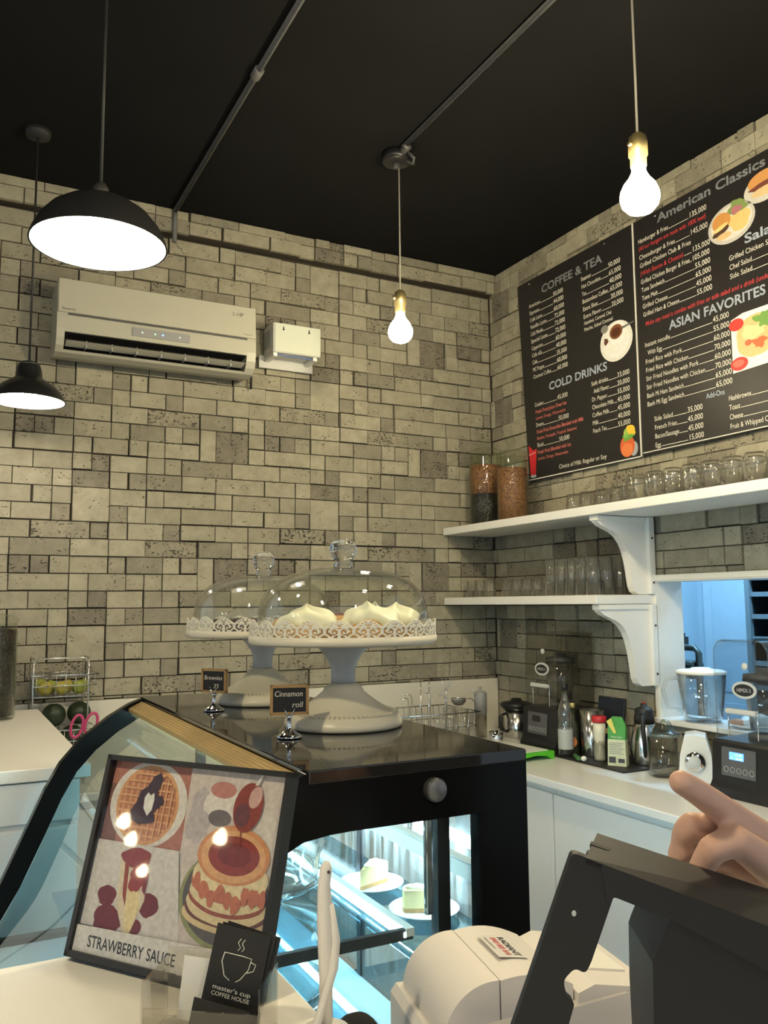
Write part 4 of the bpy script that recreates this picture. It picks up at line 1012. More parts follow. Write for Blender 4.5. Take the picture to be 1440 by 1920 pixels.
m_lime = mat('lime_skin', (0.24, 0.27, 0.045), 0.4, var=0.3, scale=40, bump=0.2, bscale=200)
m_lemon = mat('ripe_lime_skin', (0.36, 0.31, 0.06), 0.4, var=0.2, scale=40, bump=0.2, bscale=200)
for i, (x, y, z, m) in enumerate(((-0.078, -0.045, 0.029, m_lemon), (-0.014, -0.045, 0.029, m_lemon), (0.050, -0.045, 0.029, m_lime), (-0.05, 0.012, 0.029, m_lime), (0.013, 0.016, 0.029, m_lemon), (0.078, 0.012, 0.029, m_lime), (-0.085, 0.05, 0.034, m_lime))):
    t = thing('lime', ('yellow green lime at the front left of the upper wire basket', 'yellow green lime at the front middle of the upper wire basket', 'green lime at the front right of the upper wire basket', 'green lime in the middle left of the upper wire basket', 'yellowish lime in the centre of the upper wire basket', 'green lime at the right side of the upper wire basket', 'green lime at the back of the upper wire basket')[i], 'lime', (-2.245+x, -0.125+y, 0.9005+0.311+z), i*1.1, 'limes in the upper wire basket')
    MB().lathe([(0, -0.027), (0.008, -0.026), (0.022, -0.017), (0.029, 0), (0.022, 0.018), (0.008, 0.027), (0, 0.031)], 20, mtx=Rx(1.2)).build('fruit', m, t)
    MB().cyl((0, 0, 0), 0.003, 0.003, 8, Rx(1.2) @ Tr(0, 0, -0.027)).build('stem_end', m_dark, t)
m_avo = mat('avocado_skin', (0.018, 0.030, 0.014), 0.38, var=0.5, scale=30, bump=0.5, bscale=160)
for i, (x, y, z, ry, rz) in enumerate(((-0.066, -0.012, 0.05, 1.5, 1.57), (0.034, -0.012, 0.05, 1.5, 1.57), (0.062, 0.0, 0.143, 1.5, 1.4), (-0.038, -0.01, 0.140, 1.5, 1.7))):
    t = thing('avocado', ('dark green avocado at the left of the bottom layer in the lower basket', 'dark green avocado at the right of the bottom layer in the lower basket', 'dark green avocado on top at the right of the avocado pile', 'dark green avocado on top at the left of the avocado pile')[i], 'avocado', (-2.245+x, -0.125+y, 0.9005+0.090+z), rz, 'avocados in the lower wire basket')
    MB().lathe([(0, -0.05), (0.022, -0.047), (0.040, -0.032), (0.047, -0.008), (0.043, 0.015), (0.031, 0.042), (0.019, 0.060), (0.009, 0.068), (0, 0.070)], 26, mtx=Ry(ry)).build('fruit', m_avo, t)
    MB().cyl((0, 0, 0.071), 0.004, 0.006, 8, Ry(ry)).build('stem_end', m_woodf, t)
sz = thing('scissors', 'pair of scissors with pink loop handles standing by the fruit rack', 'scissors', (-2.205, -0.42, 0.9005))
m_pink = mat('pink_plastic', (0.52, 0.055, 0.17), 0.35)
def loop(cx, cz, a, b, tilt): 
    return MB().tube([(cx+a*math.cos(t)*math.cos(tilt)-b*math.sin(t)*math.sin(tilt), 0, cz+a*math.cos(t)*math.sin(tilt)+b*math.sin(t)*math.cos(tilt)) for t in [2*PI*k/24 for k in range(24)]], 0.0055, 8, closed=True).build('handle', m_pink, sz)
loop(-0.026, 0.215, 0.021, 0.042, -0.22); loop(0.026, 0.222, 0.021, 0.040, -0.30)
MB().prism([(-0.012, 0.18), (-0.002, 0.18), (0.012, 0.02), (0.004, 0.0), (-0.004, 0.02)], 0.002).build('blade', m_steel, sz)
MB().prism([(0.002, 0.185), (0.014, 0.185), (0.004, 0.02), (0.0, 0.0), (-0.006, 0.02)], 0.002, Tr(0, 0.0025, 0)).build('blade', m_steel, sz)
MB().cyl((0.002, 0.001, 0.125), 0.004, 0.010, 10, axis='y').build('pivot', m_steel, sz)

# ================================================================== RIGHT WORKTOP
ZW = 0.9005
m_lcd = emis('lcd_blue', (0.10, 0.28, 1.0), 1.6)
m_lcdt = emis('lcd_text', (0.55, 0.75, 1.0), 1.6)
m_panelg = mat('panel_grey', (0.10, 0.10, 0.105), 0.35)
def blender_unit(loc, label, lit, hood, cup=True):
    t = thing('blender', label, 'blender', loc, -PI/2, 'countertop blenders with sound hoods')
    w, d, h = 0.255, 0.25, 0.190
    MB().prism([(-d/2, 0.0), (-d/2, 0.03), (-d/2+0.012, 0.05), (-d/2+0.022, h-0.01), (-d/2+0.03, h), (d/2, h), (d/2, 0)], w, Tr(-w/2, 0, 0) @ Rz(PI/2) @ Matrix.Scale(-1, 4, Vector((0, 1, 0)))).build('base', m_blacks, t)
    sl = Tr(0, -d/2+0.0125, 0.05) @ Rx(math.radians(-4.2))
    pn = MB().prism(rrect(-0.085, 0.055, 0.022, 0.118, 0.004), 0.003, sl @ Tr(0, -0.004, 0)).build('control_panel', m_panelg, t)
    MB().flat(rrect(-0.052, 0.008, 0.078, 0.104, 0.002), -0.0052, sl).build('screen', m_lcd if lit else m_blackm, pn)
    if lit:
        lm = MB(); text_mesh(lm, '12:28', sl @ Tr(-0.030, -0.006, 0.093), 0.006, 0.03); text_mesh(lm, 'P 1  00:30', sl @ Tr(-0.047, -0.006, 0.081), 0.006, 0.05); lm.build('screen_text', m_lcdt, pn)
    for i in range(5):
        b_ = MB().tube([(-0.064+0.026*i+0.009*math.cos(a), 0, 0.044+0.009*math.sin(a)) for a in [2*PI*k/20 for k in range(20)]], 0.0008, 5, sl @ Tr(0, -0.005, 0), closed=True).build('button', m_lgrey, pn)
    hw, hd, z0, z1 = 0.225, 0.215, h+0.002, h+0.345
    arch = [(-hw/2, z0)] + [(-hw/2+0.045-0.045*math.cos(a), z1-0.045+0.045*math.sin(a)) for a in [PI/2*k/6 for k in range(7)]] + [(hw/2-0.045+0.045*math.sin(a), z1-0.045+0.045*math.cos(a)) for a in [PI/2*k/6 for k in range(7)]] + [(hw/2, z0)]
    n = len(arch)
    MB().strip(arch, hd, Tr(0, -hd/2+0.012, 0)).add([(x, -hd/2+0.012, z) for x, z in arch], [tuple(range(n))]).add([(x, hd/2+0.012, z) for x, z in arch], [tuple(range(n))]).build('sound_hood', hood, t)
    MB().tube([(x, -hd/2+0.012, z) for x, z in arch], 0.0028, 6).build('hood_edge', m_acryl, t)
    MB().tube([(x, hd/2+0.012, z) for x, z in arch], 0.0024, 6).build('hood_edge', m_acryl, t)
    bz = z0+0.175
    bd = MB().prism(ell(0.015, bz, 0.050, 0.029, 32), 0.004, Tr(0, -hd/2+0.006, 0)).build('badge', m_lgrey, t)
    MB().flat(ell(0.015, bz, 0.040, 0.0205, 32), -hd/2+0.0055, None).build('badge_face', m_blackm, bd)
    lm = MB(); text_mesh(lm, 'HIMIX-5', Tr(-0.0145, -hd/2+0.005, bz-0.007), 0.014, 0.059); lm.build('badge_lettering', m_lgrey, bd)
    MB().box((0.0, -hd/2+0.004, z0+0.10), (0.125, 0.016, 0.018), bev=0.005).build('hood_handle', m_lgrey, t)
    for x in (-0.06, 0.06): MB().cyl((x, -hd/2+0.012, z0+0.06), 0.0025, 0.10, 8).build('hood_rod', m_chrome, t)
    MB().cyl((0.02, -hd/2+0.010, z0+0.255), 0.012, 0.006, 16, axis='y').build('hood_catch', m_lgrey, t)
    MB().lathe([(0, 0.0), (0.06, 0.0), (0.06, 0.02), (0, 0.03)], 24, (0, 0.02, h+0.0)).build('coupling', m_dark, t)
    if cup:
        MB().lathe([(0, 0.031), (0.05, 0.031), (0.068, 0.20), (0.064, 0.20), (0.047, 0.036), (0, 0.036)], 28, (0, 0.02, h)).build('blender_jar', m_cup, t)
        MB().lathe([(0, 0.201), (0.07, 0.201), (0.068, 0.225), (0.03, 0.23), (0.028, 0.245), (0, 0.245)], 28, (0, 0.02, h)).build('jar_lid', m_dark, t)
    return t
blender_unit((-0.150, -0.700, ZW), 'black blender with smoky hood and unlit display near the corner', False, m_smoke)
blender_unit((-0.165, -1.822, ZW), 'black blender with clear hood and lit blue display in front of the hatch', True, m_clearp)

def steel_cup(name, loc, r, h, label, cat, m, r_top=None):
    rt = r_top or r
    o = MB().lathe([(0, 0.0), (r*0.97, 0.0), (r, 0.004), (rt, h), (rt*0.96, h), (r*0.95, 0.006), (0, 0.006)], 32).build(name, m, None, loc)
    return tag(o, label, cat)
pt = thing('blender_pitcher', 'stainless pitcher with a wide black lid in the corner', 'pitcher', (-0.105, -0.315, ZW))
MB().lathe([(0, 0), (0.058, 0), (0.06, 0.005), (0.064, 0.135), (0.06, 0.135), (0.056, 0.008), (0, 0.008)], 32).build('pitcher_body', m_steel, pt)
MB().lathe([(0, 0.136), (0.066, 0.136), (0.082, 0.150), (0.085, 0.164), (0.07, 0.172), (0.03, 0.176), (0.025, 0.19), (0, 0.192)], 32).build('lid', m_blacks, pt)
MB().tube([(-0.06, 0.0, 0.12), (-0.095, 0, 0.11), (-0.095, 0, 0.04), (-0.06, 0, 0.03)], 0.008, 8).build('handle', m_blacks, pt)
ml = thing('hand_mill', 'grey cylindrical hand mill with crossed arms on top by the dish rack', 'mill', (-0.275, -0.245, ZW))
MB().lathe([(0, 0.12), (0.032, 0.12), (0.032, 0.218), (0.026, 0.226), (0.008, 0.23), (0.008, 0.25), (0, 0.252)], 24).build('mill_body', m_grey, ml)
MB().lathe([(0, 0.0), (0.031, 0.0), (0.031, 0.119), (0.028, 0.119), (0.028, 0.005), (0, 0.005)], 24).build('clear_chamber', m_smoke, ml)
for a in (0.7, 2.44): MB().tube([(0.034*math.cos(a), 0, 0.205), (0.075*math.cos(a), 0, 0.245)], 0.0055, 8).build('arm', m_lgrey, ml)
rk2 = thing('dish_rack', 'low chrome wire dish rack against the white backsplash behind the case', 'dish rack', (-0.62, -0.27, ZW))
def w2(pts, r=0.0022, closed=False): return MB().tube(pts, r, 6, closed=closed).build('wire', m_wire, rk2)
for z, e in ((0.01, 0.0), (0.09, 0.008), (0.155, 0.016)):
    w2([(-0.21-e, -0.15-e, z), (0.20+e, -0.15-e, z), (0.20+e, 0.15+e, z), (-0.21-e, 0.15+e, z)], 0.0032 if z > 0.1 else 0.0022, True)
for k in range(12):
    x = -0.19+0.034*k; w2([(x, -0.165, 0.153), (x, -0.15, 0.01), (x, 0.15, 0.01), (x, 0.165, 0.153)], 0.0016)
def utensil(x, y, top, label, kind, rz=0.0):
    t = thing('utensil', label, 'utensil', (x, y, ZW+0.012), rz, 'utensils in the dish rack')
    if kind == 'hook':
        MB().tube([(0, 0, 0), (0.004, 0, top-0.02), (-0.002, 0, top-0.004), (-0.014, 0, top), (-0.034, 0, top-0.004)], 0.0028, 8).build('handle', m_chrome, t)
        blob('ladle_bowl', m_steel, t, (0, 0, 0.02), (0.028, 0.028, 0.018), 0.0, 1)
    elif kind == 'rod':
        MB().tube([(0, 0, 0), (0.006, 0.004, top)], 0.0024, 8).build('handle', m_chrome, t)
        blob('spoon_bowl', m_steel, t, (0, 0, 0.01), (0.012, 0.008, 0.018), 0.0, 1)
    else:
        for k in range(3):
            a = k*PI/3
            MB().tube([(0.022*math.sin(PI*j/12)*math.cos(a)*1.0, 0.022*math.sin(PI*j/12)*math.sin(a), top-0.10*(1-math.cos(PI*j/12))/2) for j in range(13)], 0.0012, 5).build('whisk_wire', m_chrome, t)
        MB().cyl((0, 0, (top-0.10)/2), 0.005, top-0.10, 10).build('handle', m_chrome, t)
utensil(-0.69, -0.27, 0.225, 'steel ladle with hooked handle at the left of the dish rack', 'hook')
utensil(-0.67, -0.20, 0.20, 'steel ladle with shorter hooked handle behind the taller one', 'hook', 0.3)
utensil(-0.61, -0.22, 0.29, 'long thin steel bar spoon in the dish rack, shorter of two', 'rod')
utensil(-0.58, -0.25, 0.305, 'long thin steel bar spoon in the dish rack, taller of two', 'rod')
utensil(-0.55, -0.21, 0.22, 'steel ladle with hooked handle in the middle of the dish rack', 'hook', 0.4)
utensil(-0.52, -0.30, 0.215, 'steel ladle with hooked handle right of the bar spoons', 'hook', -0.3)
utensil(-0.45, -0.20, 0.325, 'tall wire loop whisk standing at the back of the dish rack', 'whisk')
gl = tumbler('drinking_glass', (-0.45, -0.345, ZW+0.012), 0.036, 0.15, 'tall clear glass upside down at the right end of the dish rack', 'glass', 'glasses in the dish rack')
gl2 = clone(gl, (-0.465, -0.255, ZW+0.012)); gl2['label'] = 'tall clear glass upside down second from the right end of the dish rack'
st = thing('sieve', 'small steel mesh sieve lying across the glasses in the dish rack', 'sieve', (-0.44, -0.30, ZW+0.185))
MB().lathe([(0.038, 0.02), (0.034, 0.004), (0.02, -0.010), (0, -0.014)], 24).build('mesh_bowl', mat('sieve_mesh', (0.25, 0.25, 0.22), 0.5, 0.6), st)
MB().tube([(0.037*math.cos(2*PI*k/24), 0.037*math.sin(2*PI*k/24), 0.02) for k in range(24)], 0.003, 6, closed=True).build('rim', m_chrome, st)
MB().tube([(0.038, 0, 0.02), (0.09, 0.02, 0.012), (0.12, 0.03, -0.01)], 0.003, 6).build('handle', m_chrome, st)

m_green = mat('lime_green_plastic', (0.10, 0.52, 0.03), 0.4)
gt = thing('green_tray', 'lime green tray with white insert on the worktop by the case', 'tray', (-0.445, -0.700, ZW), 0.06)
MB().prism([(-0.10, 0), (-0.10, 0.034), (0.10, 0.034), (0.10, 0), (0.085, 0), (0.06, 0.016), (0.0, 0.022), (-0.06, 0.016), (-0.085, 0)], 0.40, Tr(0, -0.2, 0)).build('tray_body', m_green, gt)
MB().box((0, 0.0, 0.0355), (0.165, 0.36, 0.004), bev=0.002).build('insert', m_whitep, gt)
steel_cup('steel_cup', (-0.42, -0.585, ZW+0.038), 0.03, 0.045, 'small steel cup standing on the green tray', 'cup', m_chrome, 0.033)
mt = tag(MB().box((-0.160, -1.065, ZW+0.003), (0.285, 0.43, 0.006), bev=0.002).build('counter_mat', m_blackm), 'black rubber mat under the bottles and jug on the worktop', 'mat')
ZM = ZW+0.0062
bt = thing('glass_bottle', 'empty clear glass bottle with black cap and white label on the mat', 'bottle', (-0.262, -0.885, ZM))
MB().lathe([(0, 0), (0.030, 0), (0.033, 0.006), (0.033, 0.13), (0.029, 0.145), (0.033, 0.165), (0.031, 0.19), (0.018, 0.235), (0.0125, 0.25), (0.0125, 0.285), (0.0105, 0.285), (0.0105, 0.25), (0.016, 0.233), (0.029, 0.188), (0.030, 0.16), (0.030, 0.01), (0, 0.01)], 24).build('bottle_body', m_cup, bt)
MB().cyl((0, 0, 0.294), 0.0155, 0.028, 18).build('cap', m_blacks, bt)
MB().lathe([(0.0335, 0.03), (0.0335, 0.115)], 24).build('label_sleeve', mat('bottle_label', (0.45, 0.47, 0.47), 0.5), bt)
b2_ = thing('liquor_bottle', 'dark bottle with orange fruit label behind the clear glass bottle', 'bottle', (-0.205, -0.866, ZM))
MB().lathe([(0, 0), (0.026, 0), (0.028, 0.006), (0.028, 0.10), (0.024, 0.13), (0.012, 0.155), (0.011, 0.20), (0, 0.20)], 24).build('bottle_body', mat('dark_bottle_glass', (0.03, 0.035, 0.02), 0.12), b2_)
MB().cyl((0, 0, 0.21), 0.013, 0.02, 16).build('cap', mat('gold_cap', (0.6, 0.5, 0.2), 0.3, 0.6), b2_)
MB().flat(ell(0, 0.055, 0.017, 0.022, 20), -0.0288, Rz(-0.7)).build('fruit_label', mat('fruit_label', (0.55, 0.18, 0.05), 0.5, var=0.5, scale=90), b2_)
steel_cup('steel_pot', (-0.158, -0.940, ZM), 0.050, 0.195, 'tall polished steel shaker cup on the mat', 'cup', m_steel, 0.053)
tbk = thing('black_panel', 'black flat panel leaning against the brick wall behind the steel cup', 'panel', (-0.062, -0.925, ZW), -PI/2)
MB().box((0, 0, 0.125), (0.17, 0.012, 0.25), Rx(math.radians(-9)), bev=0.004).build('panel_body', mat('dark_blue_black', (0.022, 0.026, 0.038), 0.25), tbk)
MB().box((-0.02, -0.009, 0.10), (0.085, 0.003, 0.022), Rx(math.radians(-9))).build('gold_label', mat('gold_label', (0.72, 0.62, 0.28), 0.4), tbk)
cr = thing('creamer_bottle', 'white creamer bottle with red lid set in a clear plastic cup', 'bottle', (-0.212, -1.045, ZM))
MB().lathe([(0, 0.001), (0.023, 0.001), (0.025, 0.01), (0.025, 0.055), (0.022, 0.08), (0.026, 0.115), (0.026, 0.155), (0, 0.157)], 24).build('bottle_body', mat('creamer_white', (0.78, 0.75, 0.62), 0.4), cr)
MB().lathe([(0, 0.158), (0.029, 0.158), (0.031, 0.162), (0.031, 0.18), (0.028, 0.184), (0, 0.184)], 24).build('lid', mat('red_lid', (0.55, 0.03, 0.04), 0.35), cr)
MB().lathe([(0.027, 0.0), (0.036, 0.085), (0.0345, 0.085), (0.026, 0.002)], 24).build('plastic_cup', m_acryl, cr)
bg_ = thing('powder_bag', 'green and white paper bag standing in front of the creamer bottle', 'bag', (-0.222, -1.165, ZM), -1.0)
m_bagw = mat('bag_cream', (0.66, 0.68, 0.46), 0.5, var=0.1, scale=60)
m_bagg = mat('bag_green', (0.06, 0.32, 0.05), 0.4, var=0.15, scale=50)
def bag(z0, z1, a0, a1, d0, d1, m, nm):
    MB().add([(-a0, -d0, z0), (a0, -d0, z0), (a0, d0, z0), (-a0, d0, z0), (-a1, -d1, z1), (a1, -d1, z1), (a1, d1, z1), (-a1, d1, z1)], [(0,1,2,3),(4,5,6,7),(0,1,5,4),(1,2,6,5),(2,3,7,6),(3,0,4,7)]).build(nm, m, bg_)
bag(0.0, 0.105, 0.038, 0.035, 0.022, 0.020, m_bagw, 'bag_bottom'); bag(0.105, 0.16, 0.035, 0.036, 0.020, 0.010, m_bagg, 'bag_top'); bag(0.16, 0.195, 0.036, 0.020, 0.010, 0.002, m_bagg, 'bag_fold')
lm = MB()
for k in range(7): lm.flat([(-0.03, 0.09-0.007*k), (0.03-0.006*(k % 3), 0.09-0.007*k), (0.03-0.006*(k % 3), 0.0925-0.007*k), (-0.03, 0.0925-0.007*k)], -0.0224 + 0.0000)
lm.build('print_lines', m_grey, bg_)
MB().flat([(-0.032, 0.012), (-0.004, 0.012), (-0.004, 0.036), (-0.032, 0.036)], -0.0232).build('print_picture', m_dark, bg_)
MB().flat([(0.006, 0.014), (0.032, 0.014), (0.032, 0.030), (0.006, 0.030)], -0.0232).build('print_picture', m_dark, bg_)
MB().flat([(-0.040, 0.195-0.02), (-0.012, 0.13), (0.0, 0.13), (-0.02, 0.19)], -0.0165).build('print_flash', mat('bag_yellow', (0.75, 0.68, 0.15), 0.4), bg_)
lm = MB(); text_mesh(lm, 'Nature Sweet', Tr(-0.022, -0.0195, 0.112), 0.008, 0.045, shear=0.15); lm.build('lettering', P_['w'], bg_)
jg = thing('vacuum_jug', 'stainless vacuum jug with black top and handle at the end of the mat', 'jug', (-0.098, -1.192, ZM), -0.15)
MB().lathe([(0, 0), (0.058, 0), (0.060, 0.006), (0.060, 0.06), (0.056, 0.10), (0.045, 0.15), (0.040, 0.165), (0, 0.166)], 32).build('jug_body', m_steel, jg)
MB().lathe([(0, 0.166), (0.042, 0.166), (0.041, 0.19), (0.036, 0.205), (0.038, 0.215), (0.030, 0.226), (0.014, 0.23), (0.014, 0.243), (0, 0.245)], 28).build('top', m_blackm, jg)
MB().cyl((0, 0, 0.2465), 0.008, 0.005, 14).build('button', mat('red_button', (0.5, 0.04, 0.02), 0.4), jg)
MB().tube([(-0.03, -0.028, 0.20), (-0.045, -0.050, 0.19), (-0.048, -0.060, 0.12), (-0.042, -0.058, 0.05), (-0.036, -0.048, 0.035)], [0.010, 0.010, 0.009, 0.008, 0.005], 10).build('handle', m_blackm, jg)
tb = thing('marker_tube', 'green tube with round white cap lying at the front of the mat', 'tube', (-0.282, -1.02, ZM+0.0105), 0.5)
MB().cyl((0.03, 0.02, 0), 0.0095, 0.07, 16, Rz(0.6), 'x').build('tube_body', mat('tube_green', (0.05, 0.16, 0.05), 0.4), tb)
blob('cap', m_whitep, tb, (-0.012, -0.007, 0.001), (0.0125, 0.0125, 0.0112), 0.0, 1)
# juicer
ju = thing('juicer', 'white electric juicer with silver dial and clear tank beside the blender', 'juicer', (-0.135, -1.490, ZW), -0.85)
MB().prism([(-0.062, 0), (0.062, 0), (0.058, 0.10), (0.040, 0.165), (0.0, 0.172), (-0.035, 0.165), (-0.052, 0.10)], 0.13, Tr(0, -0.065, 0)).build('body', m_whitep, ju)
kn = MB().cyl((0.0, -0.072, 0.075), 0.036, 0.014, 32, None, 'y').build('dial_ring', m_chrome, ju)
MB().cyl((-0.002, -0.084, 0.075), 0.023, 0.014, 32, None, 'y').build('dial', m_lgrey, kn)
MB().flat(ell(0.024, 0.062, 0.004, 0.008, 12), -0.0797).build('dial_mark', mat('dial_mark', (0.5, 0.25, 0.1), 0.4), kn)
MB().lathe([(0, 0.002), (0.050, 0.002), (0.056, 0.02), (0.056, 0.15), (0.053, 0.15), (0.053, 0.02), (0, 0.006)], 28, (-0.118, 0.012, 0)).build('tank', m_acryl, ju)
MB().lathe([(0, 0.152), (0.06, 0.152), (0.058, 0.164), (0.035, 0.168), (0.022, 0.20), (0.010, 0.215), (0, 0.217)], 28, (-0.105, 0.012, 0)).build('reamer_cone', thin_glass('translucent_white', (0.78, 0.84, 0.80), 0.25, refl=2.0), ju)
# glass jug on the hatch sill
gj = thing('blender_jug', 'ribbed glass blender jug with cream lid standing on the hatch sill', 'jug', (0.045, -1.372, 1.0885))
MB().lathe([(0, 0.003), (0.068, 0.003), (0.073, 0.01), (0.083, 0.08), (0.096, 0.19), (0.093, 0.19), (0.080, 0.08), (0.069, 0.014), (0, 0.010)], 32).build('jug_body', m_cup, gj)
MB().lathe([(0, 0.19), (0.099, 0.19), (0.099, 0.20), (0.085, 0.205), (0.04, 0.206), (0.038, 0.214), (0, 0.214)], 32).build('lid', m_cream, gj)
MB().tube([(-0.06, 0.07, 0.17), (-0.09, 0.10, 0.165), (-0.10, 0.112, 0.12), (-0.085, 0.10, 0.05), (-0.055, 0.062, 0.04)], 0.007, 8).build('handle', m_cup, gj)
for k in range(4):
    a = -2.2+0.45*k
    MB().tube([(0.0725*math.cos(a), 0.0725*math.sin(a), 0.02), (0.094*math.cos(a), 0.094*math.sin(a), 0.17)], 0.0035, 6).build('rib', m_cup, gj)
pl = thing('serving_plate', 'white plate of wrapped food on the hatch sill behind the clear hood', 'plate', (0.06, -1.60, 1.0885))
MB().lathe([(0, 0.002), (0.06, 0.002), (0.09, 0.014), (0.088, 0.017), (0.058, 0.006), (0, 0.006)], 32).build('plate_body', m_plate, pl)
blob('wrapped_food', mat('pale_wrap', (0.62, 0.68, 0.70), 0.4), pl, (0.01, 0.0, 0.026), (0.06, 0.05, 0.024), 0.15, 4)
blob('bread', mat('bread_brown', (0.42, 0.20, 0.10), 0.6), pl, (-0.055, 0.02, 0.022), (0.02, 0.035, 0.014), 0.08, 6)

# ================================================================== FOREGROUND COUNTER
pf = thing('photo_frame', 'black framed food photo poster reading STRAWBERRY SAUCE on the foreground counter', 'photo frame', (-2.573, -2.814, 1.1760), math.atan2(-0.8149, 0.5796))
LEAN = Rx(math.radians(-16))
W, H = 0.266, 0.222
fm = MB()
for c, d in (((W/2, 0.009, 0.0035), (W, 0.018, 0.007)), ((W/2, 0.009, H-0.003), (W, 0.018, 0.006)), ((0.003, 0.009, H/2), (0.006, 0.018, H)), ((W-0.003, 0.009, H/2), (0.006, 0.018, H))): fm.box(c, d, LEAN)
fm.build('frame', m_blacks, pf)
MB().box((W/2, 0.0145, H/2), (W-0.008, 0.006, H-0.008), LEAN).build('backing_board', m_dark, pf)
MB().prism([(W/2-0.03, 0.0), (W/2+0.03, 0.0), (W/2+0.02, 0.16), (W/2-0.02, 0.16)], 0.004, Tr(0, 0.10, 0.004) @ Rx(math.radians(14))).build('easel_leg', m_dark, pf)
post = MB().flat([(0.005, 0.005), (W-0.005, 0.005), (W-0.005, H-0.005), (0.005, H-0.005)], 0.0112, LEAN).build('poster', mat('poster_paper', (0.62, 0.58, 0.54), 0.5, var=0.06), pf)
lev = [0]
def ink(poly, col, name='print_layer', var=0.12):
    lev[0] += 1
    k = 'ink_%.2f_%.2f_%.2f' % col
    m = bpy.data.materials.get(k) or mat(k, col, 0.5, var=0.32, scale=170)
    MB().flat(poly, 0.0112-0.00009*lev[0], LEAN).build(name, m, post)
ink([(0.005, 0.126), (0.128, 0.126), (0.126, 0.217), (0.005, 0.217)], (0.40, 0.17, 0.13), 'waffle_photo')
ink([(0.005, 0.126), (0.030, 0.126), (0.018, 0.19), (0.005, 0.19)], (0.20, 0.10, 0.09))
ink([(x, min(z, 0.2168)) for x, z in ell(0.068, 0.171, 0.058, 0.048, 40)], (0.66, 0.62, 0.58))
ink(ell(0.067, 0.170, 0.047, 0.0445, 40), (0.62, 0.33, 0.16))
ink(ell(0.067, 0.170, 0.043, 0.040, 40), (0.50, 0.22, 0.13))
for k in range(9):
    t = -0.036+0.009*k; hx = math.sqrt(max(0.043**2-t*t, 1e-6))
    ink([(0.067+t-0.0011, 0.170-hx*0.92), (0.067+t+0.0011, 0.170-hx*0.92), (0.067+t+0.0011, 0.170+hx*0.92), (0.067+t-0.0011, 0.170+hx*0.92)], (0.66, 0.36, 0.20))
    ink([(0.067-hx*0.98, 0.170+t*0.95-0.0011), (0.067+hx*0.98, 0.170+t*0.95-0.0011), (0.067+hx*0.98, 0.170+t*0.95+0.0011), (0.067-hx*0.98, 0.170+t*0.95+0.0011)], (0.66, 0.36, 0.20))
ink([(0.046, 0.153), (0.060, 0.148), (0.075, 0.150), (0.084, 0.153), (0.080, 0.163), (0.093, 0.174), (0.090, 0.181), (0.080, 0.182), (0.086, 0.200), (0.081, 0.207), (0.072, 0.203), (0.064, 0.190), (0.055, 0.185), (0.052, 0.172), (0.045, 0.162)], (0.06, 0.04, 0.06))
ink([(0.0715, 0.158), (0.077, 0.165), (0.078, 0.176), (0.076, 0.184), (0.0715, 0.181), (0.067, 0.184), (0.063, 0.178), (0.064, 0.166)], (0.72, 0.71, 0.66), 'butter')
ink([(0.005, 0.034), (0.150, 0.036), (0.128, 0.126), (0.005, 0.126)], (0.60, 0.57, 0.54), 'cheesecake_photo')
for c in (ell(0.037, 0.068, 0.014, 0.011, 20, wob=0.05, seed=2), ell(0.100, 0.066, 0.014, 0.0125, 20, wob=0.05, seed=3), ell(0.045, 0.044, 0.022, 0.015, 24, wob=0.06, seed=4), ell(0.086, 0.042, 0.010, 0.008, 16)): ink(c, (0.16, 0.025, 0.035), 'sauce_blob')
ink([(0.047, 0.112), (0.090, 0.105), (0.093, 0.070), (0.080, 0.033), (0.072, 0.032), (0.054, 0.060)], (0.66, 0.57, 0.42))
ink([(0.054, 0.110), (0.060, 0.072), (0.067, 0.060), (0.064, 0.085), (0.060, 0.110)], (0.30, 0.06, 0.04))
ink([(0.066, 0.085), (0.080, 0.088), (0.087, 0.060), (0.081, 0.036), (0.074, 0.033), (0.068, 0.055)], (0.72, 0.60, 0.33))
ink(ell(0.070, 0.112, 0.022, 0.011, 24, wob=0.06, seed=6), (0.26, 0.05, 0.06))
ink(ell(0.076, 0.090, 0.011, 0.014, 20, wob=0.1, seed=7), (0.30, 0.05, 0.05))
ink([(0.086, 0.100), (0.093, 0.098), (0.092, 0.075), (0.087, 0.080)], (0.22, 0.04, 0.05))
ink([(0.150, 0.036), (0.261, 0.040), (0.261, 0.217), (0.126, 0.217), (0.130, 0.141)], (0.56, 0.49, 0.45), 'pancake_photo')
ink(ell(0.148, 0.165, 0.016, 0.030, 20, wob=0.1, seed=9), (0.45, 0.40, 0.40)); ink(ell(0.235, 0.150, 0.022, 0.03, 20), (0.60, 0.55, 0.50))
ink(ell(0.178, 0.182, 0.026, 0.018, 24, wob=0.05, seed=10), (0.68, 0.63, 0.58)); ink(ell(0.176, 0.196, 0.018, 0.009, 18), (0.45, 0.20, 0.17)); ink(ell(0.177, 0.166, 0.016, 0.009, 18), (0.15, 0.13, 0.14))
ink([(x, max(z, 0.0372)) for x, z in ell(0.200, 0.085, 0.0595, 0.049, 40)], (0.26, 0.27, 0.12), 'plate_edge')
ink([(x, max(z, 0.0374)) for x, z in ell(0.202, 0.087, 0.0565, 0.046, 40)], (0.10, 0.085, 0.085))
